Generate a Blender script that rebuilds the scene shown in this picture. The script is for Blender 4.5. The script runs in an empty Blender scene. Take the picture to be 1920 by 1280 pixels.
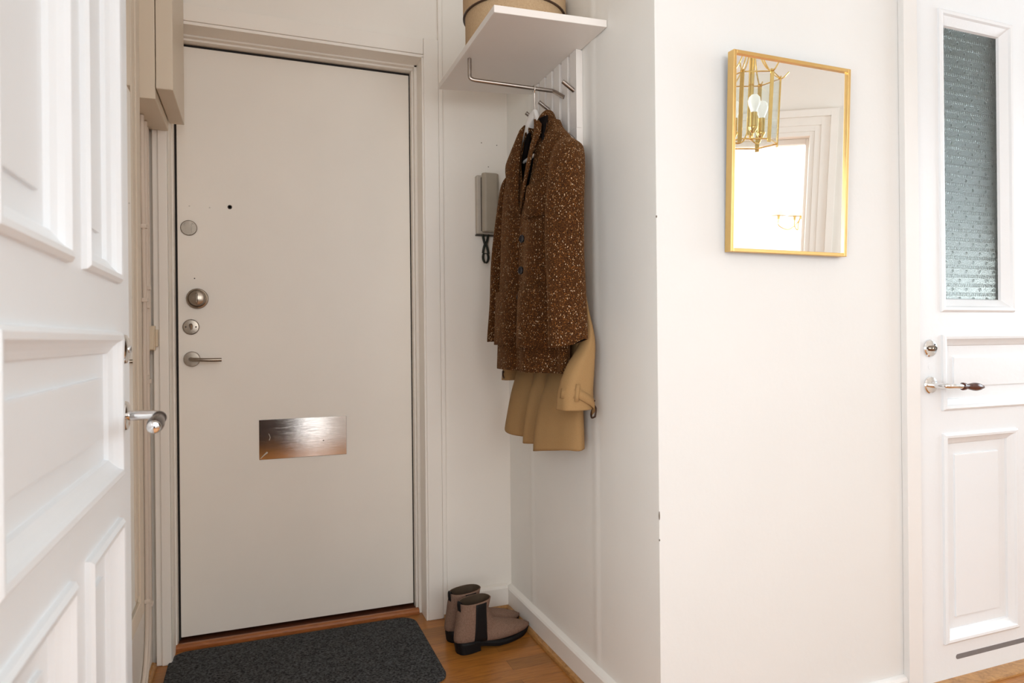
import bpy, math, random
from mathutils import Vector, Matrix
random.seed(7)
S = bpy.context.scene
COL = S.collection
PI = math.pi

# ------------------------------------------------------------------ materials
MAT = {}
def new_mat(name):
    m = bpy.data.materials.new(name); m.use_nodes = True
    nt = m.node_tree; b = nt.nodes['Principled BSDF']
    MAT[name] = m
    return m, nt, b
def N(nt, t, **kw):
    n = nt.nodes.new(t)
    for k, v in kw.items():
        if k in n.inputs: n.inputs[k].default_value = v
        else: setattr(n, k, v)
    return n
def L(nt, a, ao, b, bi): nt.links.new(a.outputs[ao], b.inputs[bi])
def obj_coord(nt, scale=(1, 1, 1)):
    tc = N(nt, 'ShaderNodeTexCoord'); mp = N(nt, 'ShaderNodeMapping')
    mp.inputs['Scale'].default_value = scale
    L(nt, tc, 'Object', mp, 'Vector')
    return mp
def ramp(nt, stops):
    r = N(nt, 'ShaderNodeValToRGB'); e = r.color_ramp.elements
    while len(e) < len(stops): e.new(0.5)
    for i, (p, c) in enumerate(stops):
        e[i].position = p; e[i].color = (c[0], c[1], c[2], 1)
    return r
def paint(name, col, rough=0.45, var=0.04, bump=0.08, scale=6, spec=0.4):
    m, nt, b = new_mat(name)
    mp = obj_coord(nt)
    n1 = N(nt, 'ShaderNodeTexNoise', Scale=scale, Detail=4.0); L(nt, mp, 'Vector', n1, 'Vector')
    d = tuple(c*(1-var) for c in col); u = tuple(min(1, c*(1+var)) for c in col)
    r = ramp(nt, [(0.3, d), (0.7, u)]); L(nt, n1, 'Fac', r, 'Fac'); L(nt, r, 'Color', b, 'Base Color')
    n2 = N(nt, 'ShaderNodeTexNoise', Scale=60.0, Detail=5.0); L(nt, mp, 'Vector', n2, 'Vector')
    bp = N(nt, 'ShaderNodeBump', Strength=bump, Distance=0.004); L(nt, n2, 'Fac', bp, 'Height'); L(nt, bp, 'Normal', b, 'Normal')
    b.inputs['Roughness'].default_value = rough
    b.inputs['Specular IOR Level'].default_value = spec
    return m
def metal(name, col, rough=0.2, scale=(1, 1, 1), aniso=0.0, var=0.08):
    m, nt, b = new_mat(name)
    mp = obj_coord(nt, scale)
    n1 = N(nt, 'ShaderNodeTexNoise', Scale=40.0, Detail=4.0); L(nt, mp, 'Vector', n1, 'Vector')
    r = ramp(nt, [(0.35, tuple(c*(1-var) for c in col)), (0.65, col)]); L(nt, n1, 'Fac', r, 'Fac'); L(nt, r, 'Color', b, 'Base Color')
    mr = N(nt, 'ShaderNodeMapRange'); mr.inputs['To Min'].default_value = rough*0.8; mr.inputs['To Max'].default_value = rough*1.25
    L(nt, n1, 'Fac', mr, 'Value'); L(nt, mr, 'Result', b, 'Roughness')
    b.inputs['Metallic'].default_value = 1.0
    b.inputs['Anisotropic'].default_value = aniso
    return m
def plain(name, col, rough=0.5, spec=0.5, metallic=0.0, var=0.05, scale=30.0):
    m, nt, b = new_mat(name)
    mp = obj_coord(nt)
    n1 = N(nt, 'ShaderNodeTexNoise', Scale=scale, Detail=3.0); L(nt, mp, 'Vector', n1, 'Vector')
    r = ramp(nt, [(0.3, tuple(c*(1-var) for c in col)), (0.7, tuple(min(1, c*(1+var)) for c in col))])
    L(nt, n1, 'Fac', r, 'Fac'); L(nt, r, 'Color', b, 'Base Color')
    b.inputs['Roughness'].default_value = rough; b.inputs['Specular IOR Level'].default_value = spec
    b.inputs['Metallic'].default_value = metallic
    return m

paint('door_white', (0.81, 0.845, 0.87), rough=0.32, var=0.015, bump=0.10, scale=3)
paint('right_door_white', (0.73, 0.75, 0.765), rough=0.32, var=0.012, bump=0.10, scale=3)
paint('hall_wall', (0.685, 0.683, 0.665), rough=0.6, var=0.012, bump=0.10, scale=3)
paint('alcove_wall', (0.84, 0.795, 0.73), rough=0.5, var=0.02, bump=0.10, scale=3)
paint('alcove_door', (0.84, 0.79, 0.715), rough=0.42, var=0.03, bump=0.06, scale=2.2)
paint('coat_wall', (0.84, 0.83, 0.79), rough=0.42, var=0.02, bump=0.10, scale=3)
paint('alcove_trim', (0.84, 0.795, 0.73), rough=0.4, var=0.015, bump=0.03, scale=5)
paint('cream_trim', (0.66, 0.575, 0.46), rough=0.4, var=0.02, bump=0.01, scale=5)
paint('coat_trim', (0.84, 0.815, 0.77), rough=0.4, var=0.02, bump=0.1, scale=5)
paint('shelf_white', (0.80, 0.76, 0.72), rough=0.35, var=0.015, bump=0.03, scale=4)
paint('reflect_dark', (0.05, 0.035, 0.03), rough=0.8)
paint('ceiling_white', (0.8, 0.79, 0.77), rough=0.8, var=0.02)
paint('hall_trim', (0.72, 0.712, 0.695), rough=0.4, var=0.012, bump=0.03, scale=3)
paint('slanted_wall', (0.84, 0.79, 0.725), rough=0.6, var=0.012, bump=0.10, scale=3)
paint('casing_cream', (0.82, 0.775, 0.715), rough=0.4, var=0.012, scale=4)
paint('bright_wall', (0.86, 0.85, 0.84), rough=0.7, var=0.01)
paint('cable_paint', (0.66, 0.57, 0.485), rough=0.45, var=0.02, bump=0.01)
paint('switch_cream', (0.68, 0.57, 0.42), rough=0.4, var=0.02)
plain('gap_shade', (0.012, 0.009, 0.007), rough=0.8)
plain('threshold_dark', (0.085, 0.026, 0.010), rough=0.45, var=0.2)
metal('chrome', (0.86, 0.86, 0.86), rough=0.08)
metal('nickel', (0.34, 0.285, 0.23), rough=0.24)
metal('steel_bar', (0.42, 0.37, 0.33), rough=0.3)
metal('plate_steel', (0.66, 0.62, 0.585), rough=0.07, scale=(1, 1, 40), aniso=0.0, var=0.03)
pn = MAT['plate_steel'].node_tree; pmp = obj_coord(pn, (15, 1, 6000)); pno = N(pn, 'ShaderNodeTexNoise', Scale=1.0, Detail=2.0); L(pn, pmp, 'Vector', pno, 'Vector')
pbp = N(pn, 'ShaderNodeBump', Strength=0.8, Distance=0.00002); L(pn, pno, 'Fac', pbp, 'Height'); L(pn, pbp, 'Normal', pn.nodes['Principled BSDF'], 'Normal')
metal('gold', (0.74, 0.50, 0.20), rough=0.30, var=0.03)
metal('brass', (0.82, 0.58, 0.22), rough=0.15)
plain('screw_dark', (0.03, 0.022, 0.018), rough=0.6)
plain('mark_engraved', (0.62, 0.58, 0.52), rough=0.5)
plain('mark_dark', (0.16, 0.13, 0.10), rough=0.6)
plain('rosewood', (0.085, 0.028, 0.018), rough=0.18, var=0.3, scale=60)
plain('ebony', (0.035, 0.022, 0.020), rough=0.2, var=0.3, scale=60)
plain('slot_grey', (0.17, 0.16, 0.16), rough=0.6)
plain('hanger_white', (0.74, 0.71, 0.68), rough=0.35)
plain('lining_black', (0.006, 0.004, 0.0035), rough=0.9, spec=0.1)
plain('button_navy', (0.004, 0.005, 0.010), rough=0.3, spec=0.3)
plain('tag_cream', (0.62, 0.47, 0.28), rough=0.8)
plain('red_tag', (0.35, 0.02, 0.015), rough=0.7)
plain('buckle_brown', (0.05, 0.022, 0.012), rough=0.3)
plain('phone_shell', (0.36, 0.315, 0.25), rough=0.42, var=0.04, scale=20)
plain('phone_side', (0.48, 0.43, 0.36), rough=0.45, var=0.04, scale=20)
plain('phone_dark', (0.06, 0.05, 0.04), rough=0.6)
plain('cord_green', (0.016, 0.020, 0.014), rough=0.5)
plain('boot_black', (0.0045, 0.004, 0.0045), rough=0.6, spec=0.25)
plain('boot_lining', (0.060, 0.036, 0.018), rough=0.8)
bw = plain('bulb_white', (0.9, 0.89, 0.86), rough=0.25)
bw.node_tree.nodes['Principled BSDF'].inputs['Emission Color'].default_value = (1.0, 0.97, 0.90, 1); bw.node_tree.nodes['Principled BSDF'].inputs['Emission Strength'].default_value = 0.45  # faint glow added so the unlit bulbs look white
plain('shade_white', (0.88, 0.84, 0.76), rough=0.8)

def oak(name, cols, scale, rough, planks=False):
    m, nt, b = new_mat(name)
    tc = N(nt, 'ShaderNodeTexCoord')
    mp = N(nt, 'ShaderNodeMapping'); mp.inputs['Scale'].default_value = scale; L(nt, tc, 'Object', mp, 'Vector')
    nz = N(nt, 'ShaderNodeTexNoise', Scale=5.0, Detail=8.0, Roughness=0.65, Distortion=0.8); L(nt, mp, 'Vector', nz, 'Vector')
    r = ramp(nt, [(0.3, cols[0]), (0.52, cols[1]), (0.72, cols[2])]); L(nt, nz, 'Fac', r, 'Fac')
    out = r
    if planks:
        br = N(nt, 'ShaderNodeTexBrick')
        br.offset = 0.37; br.offset_frequency = 2
        br.inputs['Scale'].default_value = 1.0
        br.inputs['Brick Width'].default_value = 0.46; br.inputs['Row Height'].default_value = 0.066
        br.inputs['Mortar Size'].default_value = 0.0006; br.inputs['Mortar Smooth'].default_value = 0.2
        br.inputs['Color1'].default_value = (0.72, 0.72, 0.72, 1); br.inputs['Color2'].default_value = (1.18, 1.12, 1.05, 1)
        br.inputs['Mortar'].default_value = (0.35, 0.28, 0.22, 1); br.inputs['Bias'].default_value = 0.0
        L(nt, tc, 'Object', br, 'Vector')
        mx = N(nt, 'ShaderNodeMix', data_type='RGBA', blend_type='MULTIPLY'); mx.inputs[0].default_value = 1.0
        nt.links.new(r.outputs['Color'], mx.inputs[6]); nt.links.new(br.outputs['Color'], mx.inputs[7])
        nt.links.new(mx.outputs[2], b.inputs['Base Color'])
        bp = N(nt, 'ShaderNodeBump', Strength=0.25, Distance=0.002); L(nt, br, 'Fac', bp, 'Height'); bp.invert = True
        L(nt, bp, 'Normal', b, 'Normal')
    else:
        L(nt, r, 'Color', b, 'Base Color')
    b.inputs['Roughness'].default_value = rough
    return m
oak('oak_floor', ((0.27, 0.098, 0.017), (0.40, 0.160, 0.029), (0.49, 0.215, 0.045)), (2.2, 26, 26), 0.30, planks=True)
oak('oak_strip', ((0.24, 0.105, 0.030), (0.42, 0.21, 0.065), (0.52, 0.28, 0.095)), (8, 8, 40), 0.4)
oak('oak_sill', ((0.20, 0.058, 0.014), (0.33, 0.105, 0.024), (0.42, 0.15, 0.04)), (4, 40, 40), 0.35)

def make_tweed():
    m, nt, b = new_mat('tweed')
    tc = N(nt, 'ShaderNodeTexCoord')
    n1 = N(nt, 'ShaderNodeTexNoise', Scale=420.0, Detail=2.0); L(nt, tc, 'Object', n1, 'Vector')
    base = ramp(nt, [(0.32, (0.014, 0.0055, 0.0020)), (0.50, (0.050, 0.0185, 0.0054)), (0.70, (0.120, 0.047, 0.0125))]); L(nt, n1, 'Fac', base, 'Fac')
    mp = N(nt, 'ShaderNodeMapping'); mp.inputs['Scale'].default_value = (1, 1, 0.6); L(nt, tc, 'Object', mp, 'Vector')
    prev, prev_out = base, 'Color'
    for sc, thr, col, off in ((400.0, 0.865, (0.50, 0.33, 0.18), 0), (420.0, 0.78, (0.27, 0.10, 0.022), 3.1), (310.0, 0.94, (0.62, 0.48, 0.33), 7.7)):
        mo = N(nt, 'ShaderNodeMapping'); mo.inputs['Location'].default_value = (off, off*1.3, off*0.7); L(nt, mp, 'Vector', mo, 'Vector')
        v = N(nt, 'ShaderNodeTexVoronoi', Scale=sc); L(nt, mo, 'Vector', v, 'Vector')
        sp = N(nt, 'ShaderNodeSeparateColor'); L(nt, v, 'Color', sp, 'Color')
        g = N(nt, 'ShaderNodeMath', operation='GREATER_THAN'); g.inputs[1].default_value = thr; L(nt, sp, 'Red', g, 0)
        d = N(nt, 'ShaderNodeMath', operation='LESS_THAN'); d.inputs[1].default_value = 0.36; L(nt, v, 'Distance', d, 0)
        a = N(nt, 'ShaderNodeMath', operation='MULTIPLY'); L(nt, g, 0, a, 0); L(nt, d, 0, a, 1)
        mx = N(nt, 'ShaderNodeMix', data_type='RGBA'); nt.links.new(a.outputs[0], mx.inputs[0])
        nt.links.new(prev.outputs[prev_out], mx.inputs[6]); mx.inputs[7].default_value = (*col, 1)
        prev, prev_out = mx, 2
    nt.links.new(prev.outputs[prev_out], b.inputs['Base Color'])
    bp = N(nt, 'ShaderNodeBump', Strength=0.5, Distance=0.003); L(nt, n1, 'Fac', bp, 'Height'); L(nt, bp, 'Normal', b, 'Normal')
    b.inputs['Roughness'].default_value = 0.95; b.inputs['Specular IOR Level'].default_value = 0.1
    b.inputs['Sheen Weight'].default_value = 0.25; b.inputs['Sheen Tint'].default_value = (0.5, 0.25, 0.1, 1)
make_tweed()
def fabric(name, c0, c1, scale=900.0, bump=0.3, rough=0.8, big=0.0):
    m, nt, b = new_mat(name)
    tc = N(nt, 'ShaderNodeTexCoord')
    n1 = N(nt, 'ShaderNodeTexNoise', Scale=scale, Detail=3.0); L(nt, tc, 'Object', n1, 'Vector')
    r = ramp(nt, [(0.33, c0), (0.67, c1)]); L(nt, n1, 'Fac', r, 'Fac'); L(nt, r, 'Color', b, 'Base Color')
    bp = N(nt, 'ShaderNodeBump', Strength=bump, Distance=0.002); L(nt, n1, 'Fac', bp, 'Height'); L(nt, bp, 'Normal', b, 'Normal')
    b.inputs['Roughness'].default_value = rough; b.inputs['Specular IOR Level'].default_value = 0.2
fabric('trench_cotton', (0.30, 0.175, 0.072), (0.36, 0.215, 0.092), bump=0.1)
fabric('suede', (0.185, 0.112, 0.080), (0.245, 0.152, 0.110), scale=260.0, bump=0.12, rough=0.95)
fabric('mat_felt', (0.009, 0.0097, 0.0105), (0.096, 0.098, 0.100), scale=170.0, bump=0.9, rough=1.0)

def make_woven():
    m, nt, b = new_mat('woven_paper')
    tc = N(nt, 'ShaderNodeTexCoord')
    mp = N(nt, 'ShaderNodeMapping'); mp.inputs['Scale'].default_value = (1, 1, 1); L(nt, tc, 'Object', mp, 'Vector')
    w1 = N(nt, 'ShaderNodeTexWave', wave_type='BANDS', bands_direction='Z', Scale=130.0, Distortion=1.5); L(nt, mp, 'Vector', w1, 'Vector')
    n1 = N(nt, 'ShaderNodeTexNoise', Scale=220.0, Detail=3.0); L(nt, mp, 'Vector', n1, 'Vector')
    ad = N(nt, 'ShaderNodeMath', operation='ADD'); L(nt, w1, 'Fac', ad, 0); L(nt, n1, 'Fac', ad, 1)
    r = ramp(nt, [(0.2, (0.40, 0.255, 0.135)), (0.75, (0.66, 0.47, 0.28))]); 
    hf = N(nt, 'ShaderNodeMath', operation='MULTIPLY'); hf.inputs[1].default_value = 0.5; L(nt, ad, 0, hf, 0); L(nt, hf, 0, r, 'Fac')
    L(nt, r, 'Color', b, 'Base Color')
    bp = N(nt, 'ShaderNodeBump', Strength=0.4, Distance=0.002); L(nt, ad, 0, bp, 'Height'); L(nt, bp, 'Normal', b, 'Normal')
    b.inputs['Roughness'].default_value = 0.85
make_woven()
def make_mirror():
    m, nt, b = new_mat('mirror_glass')
    b.inputs['Base Color'].default_value = (0.93, 0.93, 0.92, 1); b.inputs['Metallic'].default_value = 1.0; b.inputs['Roughness'].default_value = 0.0
make_mirror()
def make_clear(name, col, rough=0.0):
    m, nt, b = new_mat(name)
    b.inputs['Base Color'].default_value = (*col, 1); b.inputs['Transmission Weight'].default_value = 1.0
    b.inputs['Roughness'].default_value = rough; b.inputs['IOR'].default_value = 1.45
    return m, nt, b
def make_thin(name, col):
    m, nt, b = new_mat(name); nt.nodes.remove(b)
    out = [n for n in nt.nodes if n.type == 'OUTPUT_MATERIAL'][0]
    t = N(nt, 'ShaderNodeBsdfTransparent'); t.inputs['Color'].default_value = (*col, 1)
    g = N(nt, 'ShaderNodeBsdfGlossy'); g.inputs['Roughness'].default_value = 0.02
    lw = N(nt, 'ShaderNodeLayerWeight'); lw.inputs['Blend'].default_value = 0.5; pw = N(nt, 'ShaderNodeMath', operation='POWER'); L(nt, lw, 'Facing', pw, 0); pw.inputs[1].default_value = 4.0
    f = N(nt, 'ShaderNodeMath', operation='MULTIPLY_ADD'); L(nt, pw, 0, f, 0); f.inputs[1].default_value = 0.5; f.inputs[2].default_value = 0.03
    mx = N(nt, 'ShaderNodeMixShader'); L(nt, f, 0, mx, 0); L(nt, t, 0, mx, 1); L(nt, g, 0, mx, 2); L(nt, mx, 0, out, 'Surface')
make_thin('clear_glass', (0.965, 0.985, 0.975))
def make_pinhead():
    m, nt, b = make_clear('pinhead_glass', (0.55, 0.78, 0.74), 0.30)
    tc = N(nt, 'ShaderNodeTexCoord')
    sx = N(nt, 'ShaderNodeSeparateXYZ'); L(nt, tc, 'Object', sx, 'Vector')
    def math(op, a, bb=None, cc=None):
        n = N(nt, 'ShaderNodeMath', operation=op)
        for i, v in enumerate((a, bb, cc)):
            if v is None: continue
            if isinstance(v, (int, float)): n.inputs[i].default_value = v
            else: nt.links.new(v, n.inputs[i])
        return n.outputs[0]
    def lattice(ox, oz, px=0.061, pz=0.056):
        fx = math('SUBTRACT', math('FRACT', math('ADD', math('DIVIDE', sx.outputs['X'], px), ox)), 0.5)
        fz = math('SUBTRACT', math('FRACT', math('ADD', math('DIVIDE', sx.outputs['Z'], pz), oz)), 0.5)
        return math('SQRT', math('ADD', math('POWER', math('MULTIPLY', fx, px), 2.0), math('POWER', math('MULTIPLY', fz, pz), 2.0)))
    d = math('MINIMUM', lattice(0.0, 0.0), lattice(0.5, 0.5))
    dot = N(nt, 'ShaderNodeMapRange', interpolation_type='SMOOTHSTEP'); nt.links.new(d, dot.inputs['Value'])
    dot.inputs['From Min'].default_value = 0.002; dot.inputs['From Max'].default_value = 0.006; dot.inputs['To Min'].default_value = 1.0; dot.inputs['To Max'].default_value = 0.0
    vor = N(nt, 'ShaderNodeTexVoronoi', Scale=300.0); L(nt, tc, 'Object', vor, 'Vector')
    nz = N(nt, 'ShaderNodeTexNoise', Scale=330.0, Detail=2.0); L(nt, tc, 'Object', nz, 'Vector')
    h = math('ADD', math('MULTIPLY', vor.outputs['Distance'], 0.6), nz.outputs['Fac'])
    # rows of small moulded beads between the dimples
    row = math('ABSOLUTE', math('SUBTRACT', math('FRACT', math('DIVIDE', sx.outputs['Z'], 0.028)), 0.5))
    bead = math('ABSOLUTE', math('SINE', math('MULTIPLY', sx.outputs['X'], 330.0)))
    rowm = N(nt, 'ShaderNodeMapRange', interpolation_type='SMOOTHSTEP'); nt.links.new(row, rowm.inputs['Value'])
    rowm.inputs['From Min'].default_value = 0.10; rowm.inputs['From Max'].default_value = 0.22; rowm.inputs['To Min'].default_value = 1.0; rowm.inputs['To Max'].default_value = 0.0
    beads = math('MULTIPLY', rowm.outputs[0], bead)
    h2 = math('ADD', math('SUBTRACT', h, math('MULTIPLY', dot.outputs[0], 2.0)), math('MULTIPLY', beads, 1.3))
    bp = N(nt, 'ShaderNodeBump', Strength=0.7, Distance=0.0016); nt.links.new(h2, bp.inputs['Height']); L(nt, bp, 'Normal', b, 'Normal')
    mx = N(nt, 'ShaderNodeMix', data_type='RGBA'); nt.links.new(dot.outputs[0], mx.inputs[0])
    mx.inputs[6].default_value = (0.68, 0.77, 0.73, 1); mx.inputs[7].default_value = (0.36, 0.44, 0.41, 1)
    nt.links.new(mx.outputs[2], b.inputs['Base Color'])
make_pinhead()
paint('bath_green', (0.125, 0.17, 0.145), rough=0.6)
paint('bath_tile', (0.76, 0.74, 0.75), rough=0.3)

# ------------------------------------------------------------------ mesh builder
def catmull(pts, n, closed=False):
    P = [Vector(p) for p in pts]; out = []; m = len(P)
    segs = m if closed else m-1
    for i in range(segs):
        if closed: a, b, c, d = P[(i-1) % m], P[i], P[(i+1) % m], P[(i+2) % m]
        else: a, b, c, d = P[max(i-1, 0)], P[i], P[i+1], P[min(i+2, m-1)]
        for k in range(n):
            t = k/n
            out.append(0.5*((2*b) + (c-a)*t + (2*a-5*b+4*c-d)*t*t + (3*b-a-3*c+d)*t*t*t))
    if not closed: out.append(P[-1].copy())
    return out
class MB:
    def __init__(s): s.v = []; s.f = []; s.mi = []; s.cur = 0
    def add(s, vs, fs):
        b = len(s.v); s.v += [tuple(v) for v in vs]
        for f in fs: s.f.append(tuple(b+i for i in f)); s.mi.append(s.cur)
        return s
    def box(s, x0, x1, y0, y1, z0, z1):
        x0, x1 = min(x0, x1), max(x0, x1); y0, y1 = min(y0, y1), max(y0, y1); z0, z1 = min(z0, z1), max(z0, z1)
        return s.add([(x0, y0, z0), (x1, y0, z0), (x1, y1, z0), (x0, y1, z0), (x0, y0, z1), (x1, y0, z1), (x1, y1, z1), (x0, y1, z1)],
                     [(3, 2, 1, 0), (4, 5, 6, 7), (0, 1, 5, 4), (1, 2, 6, 5), (2, 3, 7, 6), (3, 0, 4, 7)])
    def prism(s, poly, z0, z1):
        n = len(poly)
        return s.add([(x, y, z0) for x, y in poly]+[(x, y, z1) for x, y in poly],
                     [tuple(range(n-1, -1, -1)), tuple(range(n, 2*n))]+[(i, (i+1) % n, n+(i+1) % n, n+i) for i in range(n)])
    def loft(s, rings, closed=True, cap0=False, cap1=False):
        n = len(rings[0]); vs = [p for r in rings for p in r]; fs = []
        for i in range(len(rings)-1):
            for j in range(n if closed else n-1):
                a = i*n+j; b = i*n+(j+1) % n
                fs.append((a, b, b+n, a+n))
        if cap0: fs.append(tuple(range(n-1, -1, -1)))
        if cap1: fs.append(tuple((len(rings)-1)*n+j for j in range(n)))
        return s.add(vs, fs)
    def tube(s, path, r, n=10, caps=True, flat=1.0, up=None):
        P = [Vector(p) for p in path]; rings = []
        prev = None
        for i, p in enumerate(P):
            t = (P[min(i+1, len(P)-1)]-P[max(i-1, 0)]).normalized()
            if prev is None:
                u = Vector(up) if up else (Vector((0, 0, 1)) if abs(t.z) < 0.9 else Vector((1, 0, 0)))
            else: u = prev
            a = (u - t*u.dot(t)).normalized(); b = t.cross(a); prev = a
            rr = r[i] if isinstance(r, (list, tuple)) else r
            rings.append([p + a*math.cos(2*PI*k/n)*rr*flat + b*math.sin(2*PI*k/n)*rr for k in range(n)])
        return s.loft(rings, True, caps, caps)
    def lathe(s, prof, o=(0, 0, 0), axis=(0, 0, 1), n=24, cap0=True, cap1=True):
        ax = Vector(axis).normalized(); u = Vector((1, 0, 0)) if abs(ax.x) < 0.9 else Vector((0, 0, 1))
        a = (u-ax*u.dot(ax)).normalized(); b = ax.cross(a); o = Vector(o)
        rings = [[o+ax*h+(a*math.cos(2*PI*k/n)+b*math.sin(2*PI*k/n))*max(r, 1e-5) for k in range(n)] for r, h in prof]
        return s.loft(rings, True, cap0, cap1)
    def ball(s, c, r, n=16, m=10, sc=(1, 1, 1)):
        c = Vector(c)
        rings = [[c+Vector((math.cos(2*PI*k/n)*math.sin(PI*(i+.001)/(m+.002))*r*sc[0], math.sin(2*PI*k/n)*math.sin(PI*(i+.001)/(m+.002))*r*sc[1], -math.cos(PI*(i+.001)/(m+.002))*r*sc[2])) for k in range(n)] for i in range(m+1)]
        return s.loft(rings, True, True, True)
    def build(s, name, mats, parent=None, smooth=False, bevel=0, solid=0, subsurf=0, angle=40, flip=False, loc=None, solid_off=-1, bseg=2):
        me = bpy.data.meshes.new(name); me.from_pydata(s.v, [], [f[::-1] for f in s.f] if flip else s.f)
        if not isinstance(mats, (list, tuple)): mats = [mats]
        for m in mats: me.materials.append(MAT[m])
        for p, i in zip(me.polygons, s.mi): p.material_index = i if i < len(mats) else 0
        me.update()
        import bmesh
        bm = bmesh.new(); bm.from_mesh(me)
        bmesh.ops.remove_doubles(bm, verts=bm.verts, dist=1e-6)
        if not solid: bmesh.ops.recalc_face_normals(bm, faces=bm.faces)
        bm.to_mesh(me); bm.free()
        if smooth:
            me.shade_smooth()
            if angle: me.set_sharp_from_angle(angle=math.radians(angle))
        o = bpy.data.objects.new(name, me); COL.objects.link(o)
        if parent is not None: o.parent = parent
        if loc: o.location = loc
        if solid:
            md = o.modifiers.new('thickness', 'SOLIDIFY'); md.thickness = solid; md.offset = solid_off
            if len(mats) > 1: md.material_offset = 1; md.material_offset_rim = 0
        if bevel:
            md = o.modifiers.new('bevel', 'BEVEL'); md.width = bevel; md.segments = bseg; md.limit_method = 'ANGLE'; md.angle_limit = math.radians(35)
        if subsurf:
            md = o.modifiers.new('subd', 'SUBSURF'); md.levels = subsurf; md.render_levels = subsurf
        return o
def thing(name, label, cat, loc=(0, 0, 0), rotz=0, group=None):
    o = bpy.data.objects.new(name, None); COL.objects.link(o); o.location = loc; o.rotation_euler = (0, 0, rotz)
    o['label'] = label; o['category'] = cat
    if group: o['group'] = group
    return o
def tag(o, label, cat, group=None):
    o['label'] = label; o['category'] = cat
    if group: o['group'] = group
    return o
def struct(o, label=None):
    o['kind'] = 'structure'
    if label: o['label'] = label
    return o
def struct_empty(name, loc=(0, 0, 0), label=None):
    o = bpy.data.objects.new(name, None); COL.objects.link(o); o.location = loc
    return struct(o, label)

# ------------------------------------------------------------------ room shell
HT = 2.72           # ceiling height
YB = 2.458          # back wall (front door)
XL = -0.315         # left wall
XC = 0.925          # wall with the coats
YH = 1.422          # hall wall with the gold mirror
def wall(name, p, q, mat, holes=(), thick=0.12, z0=0.0, z1=HT, label=None):
    """wall from p to q, its room side on the right hand of p->q; holes are (t0,t1,z0,z1)"""
    p = Vector((p[0], p[1], 0)); q = Vector((q[0], q[1], 0)); d = (q-p); ln = d.length; d.normalize(); n = Vector((-d.y, d.x, 0))
    ts = sorted({0, ln, *[h[0] for h in holes], *[h[1] for h in holes]}); zs = sorted({z0, z1, *[max(z0, h[2]) for h in holes], *[h[3] for h in holes]})
    mb = MB()
    def inside(t, z): return any(h[0] < t < h[1] and h[2] < z < h[3] for h in holes)
    def P(t, dd, z): return tuple(p+d*t+n*dd+Vector((0, 0, z)))
    for i in range(len(ts)-1):
        for j in range(len(zs)-1):
            if inside((ts[i]+ts[i+1])/2, (zs[j]+zs[j+1])/2): continue
            for dd in (0, thick):
                mb.add([P(ts[i], dd, zs[j]), P(ts[i+1], dd, zs[j]), P(ts[i+1], dd, zs[j+1]), P(ts[i], dd, zs[j+1])], [(0, 1, 2, 3)])
    rects = [(0, ln, z0, z1)]+[(h[0], h[1], max(z0, h[2]), h[3]) for h in holes]
    for a, b, c, e in rects:
        for (t1, zz1), (t2, zz2) in (((a, c), (b, c)), ((b, c), (b, e)), ((b, e), (a, e)), ((a, e), (a, c))):
            if zz1 == zz2 and zz1 < 0.01: continue
            mb.add([P(t1, 0, zz1), P(t2, 0, zz2), P(t2, thick, zz2), P(t1, thick, zz1)], [(0, 1, 2, 3)])
    return struct(mb.build(name, mat), label)

fl = MB(); fl.box(-1.0, 5.2, -4.4, 3.4, -0.1, 0.0)
struct(fl.build('floor', 'oak_floor'), 'honey oak strip floor')
ce = MB(); ce.box(-1.0, 5.2, -4.4, 3.4, HT, HT+0.1)
struct(ce.build('ceiling', 'ceiling_white'))
wall('wall_back', (XL, YB), (XC, YB), 'alcove_wall', [(0.06, 0.907, -1, 2.083)], thick=0.16)
wall('wall_alcove', (XC, YB+0.16), (XC, YH+0.0005), 'coat_wall', thick=0.10)
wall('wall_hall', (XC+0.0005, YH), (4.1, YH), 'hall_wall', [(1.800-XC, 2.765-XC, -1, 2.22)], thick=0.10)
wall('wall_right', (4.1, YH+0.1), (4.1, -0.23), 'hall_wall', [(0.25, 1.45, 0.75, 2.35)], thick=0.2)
AD = Vector((0.764, 0.645, 0)).normalized(); AN = Vector((AD.y, -AD.x, 0)); A0 = Vector((3.59, -0.66, 0))   # slanted wall: direction, away from hall, casing corner
def AP(t, d, z): return A0+AD*t+AN*d+Vector((0, 0, z))
pa, pb = AP(0.665, 0, 0), AP(-1.82, 0, 0)
wall('wall_slanted', (pa.x, pa.y), (pb.x, pb.y), 'slanted_wall', [(0.665+0.16, 0.665+1.06, -1, 2.20)], thick=0.12)
wall('wall_rear', (pb.x, pb.y), (XL, pb.y), 'hall_wall', [(0.45, 1.52, 0.95, 2.5), (1.61, 1.71, -1, 2.5), (1.78, 2.46, 0.95, 2.5)], thick=0.2)
m = MB(); m.box(-0.30, 0.435, pb.y+0.0005, pb.y+0.02, 0.0005, 0.93); struct(m.build('trim_20', 'reflect_dark', bevel=0.002))  # added unseen dark panel, gives the steel plate its dark reflection
wall('wall_left', (XL, pb.y), (XL, YB+0.16), 'alcove_wall', [(1.08, 2.29, -1, 2.15)], thick=0.12)
# bright room beyond the slanted wall
def awall(name, t0, d0, t1, d1):
    a, b = AP(t0, d0, 0), AP(t1, d1, 0)
    wall(name, (a.x, a.y), (b.x, b.y), 'bright_wall', thick=0.08)
awall('wall_bright_side', -0.12, 0.12, -0.12, 2.2)
awall('wall_bright_end', -0.12, 2.2, -2.2, 2.2)
awall('wall_bright_far', -2.2, 2.2, -2.2, 0.12)
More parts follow.
